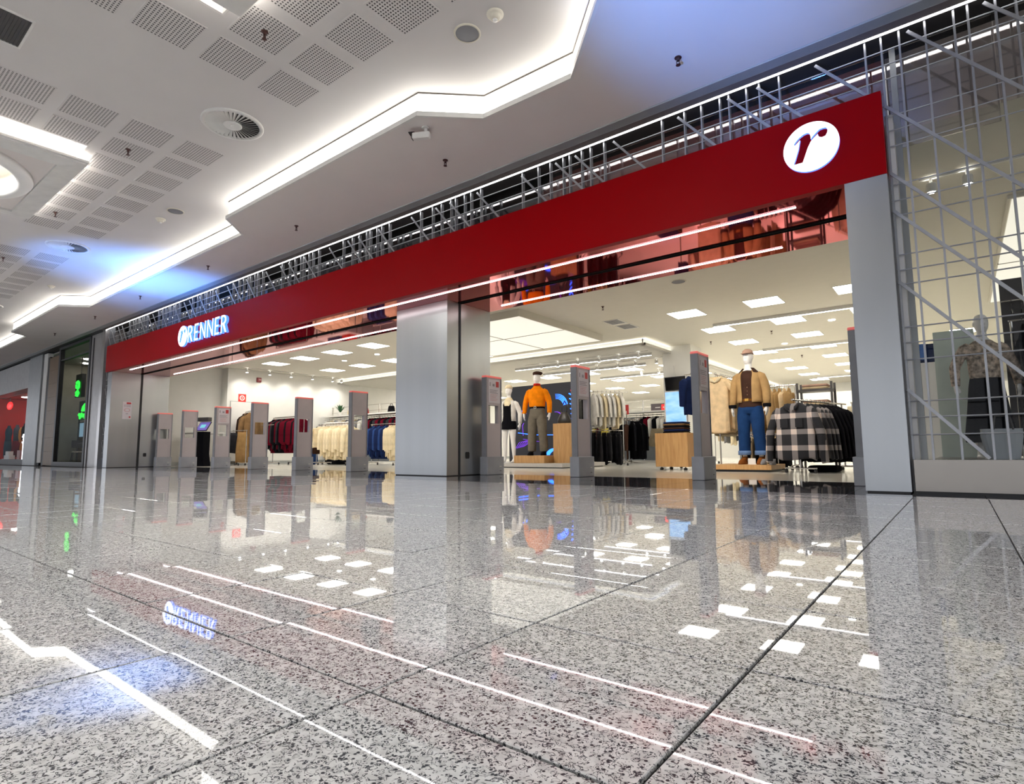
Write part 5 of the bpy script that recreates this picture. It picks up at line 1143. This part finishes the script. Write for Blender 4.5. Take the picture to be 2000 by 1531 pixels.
t = thing('potted_plant', 'small green potted plant on the long left shelf', 'plant', (-18.0, 12.8, 1.702)); MB().lathe([(.001, 0), (.07, 0), (.09, .14), (.075, .14), (.001, .12)], n=16).build('pot', M_WHITE, t)
LF = mat('leaf_green', (.04, .13, .05), .5)
lm = MB().rings([[(x-wd, y, z), (x+wd, y, z), (x+wd, y+.003, z), (x-wd, y+.003, z)] for x, y, z, wd in ((0, 0, 0, .006), (0, .05, .12, .028), (0, .12, .22, .022), (0, .19, .27, .003))]).mesh('leaf', LF)
for k in range(11): inst('leaf', lm, t, (0, 0, .12), (.25*math.sin(k*2.3), .1, k*.571*2))
for k in range(4): tag(MB().bevbox(-17.55+.16*k, -17.45+.16*k, 12.78, 12.98, 1.702, 1.88+.04*(k % 2), .008).build('shelf_box', C['sand'] if k % 2 else C['cream']), ('first', 'second', 'third', 'fourth')[k]+' small cream box beside the potted plant on the shelf', 'box', 'small boxes beside the plant')
# ================================================================ DISPLAY WINDOW
tag(MB().box(-.2, 3.6, 5.98, 8.7, 0, .25).build('window_platform', mat('window_deck', (.18, .17, .16), .3)), 'raised display floor behind the shop window', 'platform')
tag(MB().box(-.16, .205, 8.02, 8.05, .25, 1.66).build('frosted_panel', mat('frosted_green', (.50, .58, .51), .25)), 'pale green frosted glass panel in the shop window', 'panel')
t = thing('navy_sweater_stack', 'navy sweaters on a white stand beside the frosted panel', 'sweater', (-.30, 9.0, 0)); MB().box(-.22, .22, -.2, .2, 0, 1.42).build('stand', M_WHITE, t); MB().bevbox(-.2, .2, -.18, .18, 1.42, 1.66, .03).build('navy_stack', C['navy'], t); MB().box(-.06, .03, -.19, -.182, 1.46, 1.66).build('blue_scarf', mat('blue_scarf', (.05, .16, .5), .8), t)
t = mannequin('window mannequin in brown patterned shirt and black skirt behind the lattice', (.24, 7.15, .25), .3, .76, .05, .0, True)
top_cloth(t, mat('pattern_shirt', (.42, .33, .25), .9, var=.75, vs_=22), 'shirt', ((1.0, .165, .12), (1.1, .17, .125), (1.25, .178, .128), (1.38, .186, .125), (1.45, .15, .1), (1.5, .09, .075)), .05, [.062, .07, .066, .06, .054, .048])
top_cloth(t, C['black'], 'skirt', ((.2, .26, .21), (.3, .26, .21), (.6, .22, .17), (.9, .185, .14), (1.02, .165, .12)))
for k in range(5): garment('black_coat', 'black coat on the rail in the shop window', 'coat', (.56+.13*k, 7.4, 1.5245), PI/2, C['black'], .45, 1.15, .06, 'black coats in the shop window', True, seed=k % 3, sleeve=.08)
t = thing('window_rail', 'metal rail carrying black coats in the shop window', 'clothes rack', (.86, 7.4, .25)); MB().tube([(-.4, 0, 1.34), (.5, 0, 1.34)], .012, 8).build('rail', M_CHROME, t)
for s in (-.38, .48): MB().tube([(s, 0, 0), (s, 0, 1.34)], .012, 8).build('upright', M_CHROME, t); MB().box(s-.02, s+.02, -.2, .2, 0, .02).build('foot', M_CHROME, t)
t = thing('tote_bag', 'pale grey tote bag standing in the shop window', 'bag', (.30, 6.75, .25), .2); MB().rings([[(rx*sup(math.cos(2*PI*k/16), .6), .06*sup(math.sin(2*PI*k/16), .6), z) for k in range(16)] for z, rx in ((0, .11), (.02, .12), (.2, .15), (.27, .15))]).build('body', mat('tote_grey', (.42, .45, .48), .6), t); MB().tube([(-.07, -.06, .26), (-.05, -.06, .38), (.05, -.06, .38), (.07, -.06, .26)], .008, 6).build('handle', M_DARK, t)
t = thing('window_rack_panel', 'dark fixture with hangers at the top of the shop window', 'fixture', (.75, 8.0, .25)); MB().box(-.3, .6, 0, .05, 0, 1.9).build('back', M_DARK, t)
for k in range(9): inst('hanger', hang_me, t, (-.22+.08*k, -.1, 1.55), (0, 0, PI/2))
MB().tube([(-.3, -.1, 1.64), (.6, -.1, 1.64)], .01, 8).build('rail', M_CHROME, t)
track(-.15, 2.2, 7.3, ZS, 'white lamp track above the shop window')
for x in (-.05, .25, .8): spotl(x, 7.3, ZS-.02, 'white spotlight above the shop window', 'spotlights of the shop window')
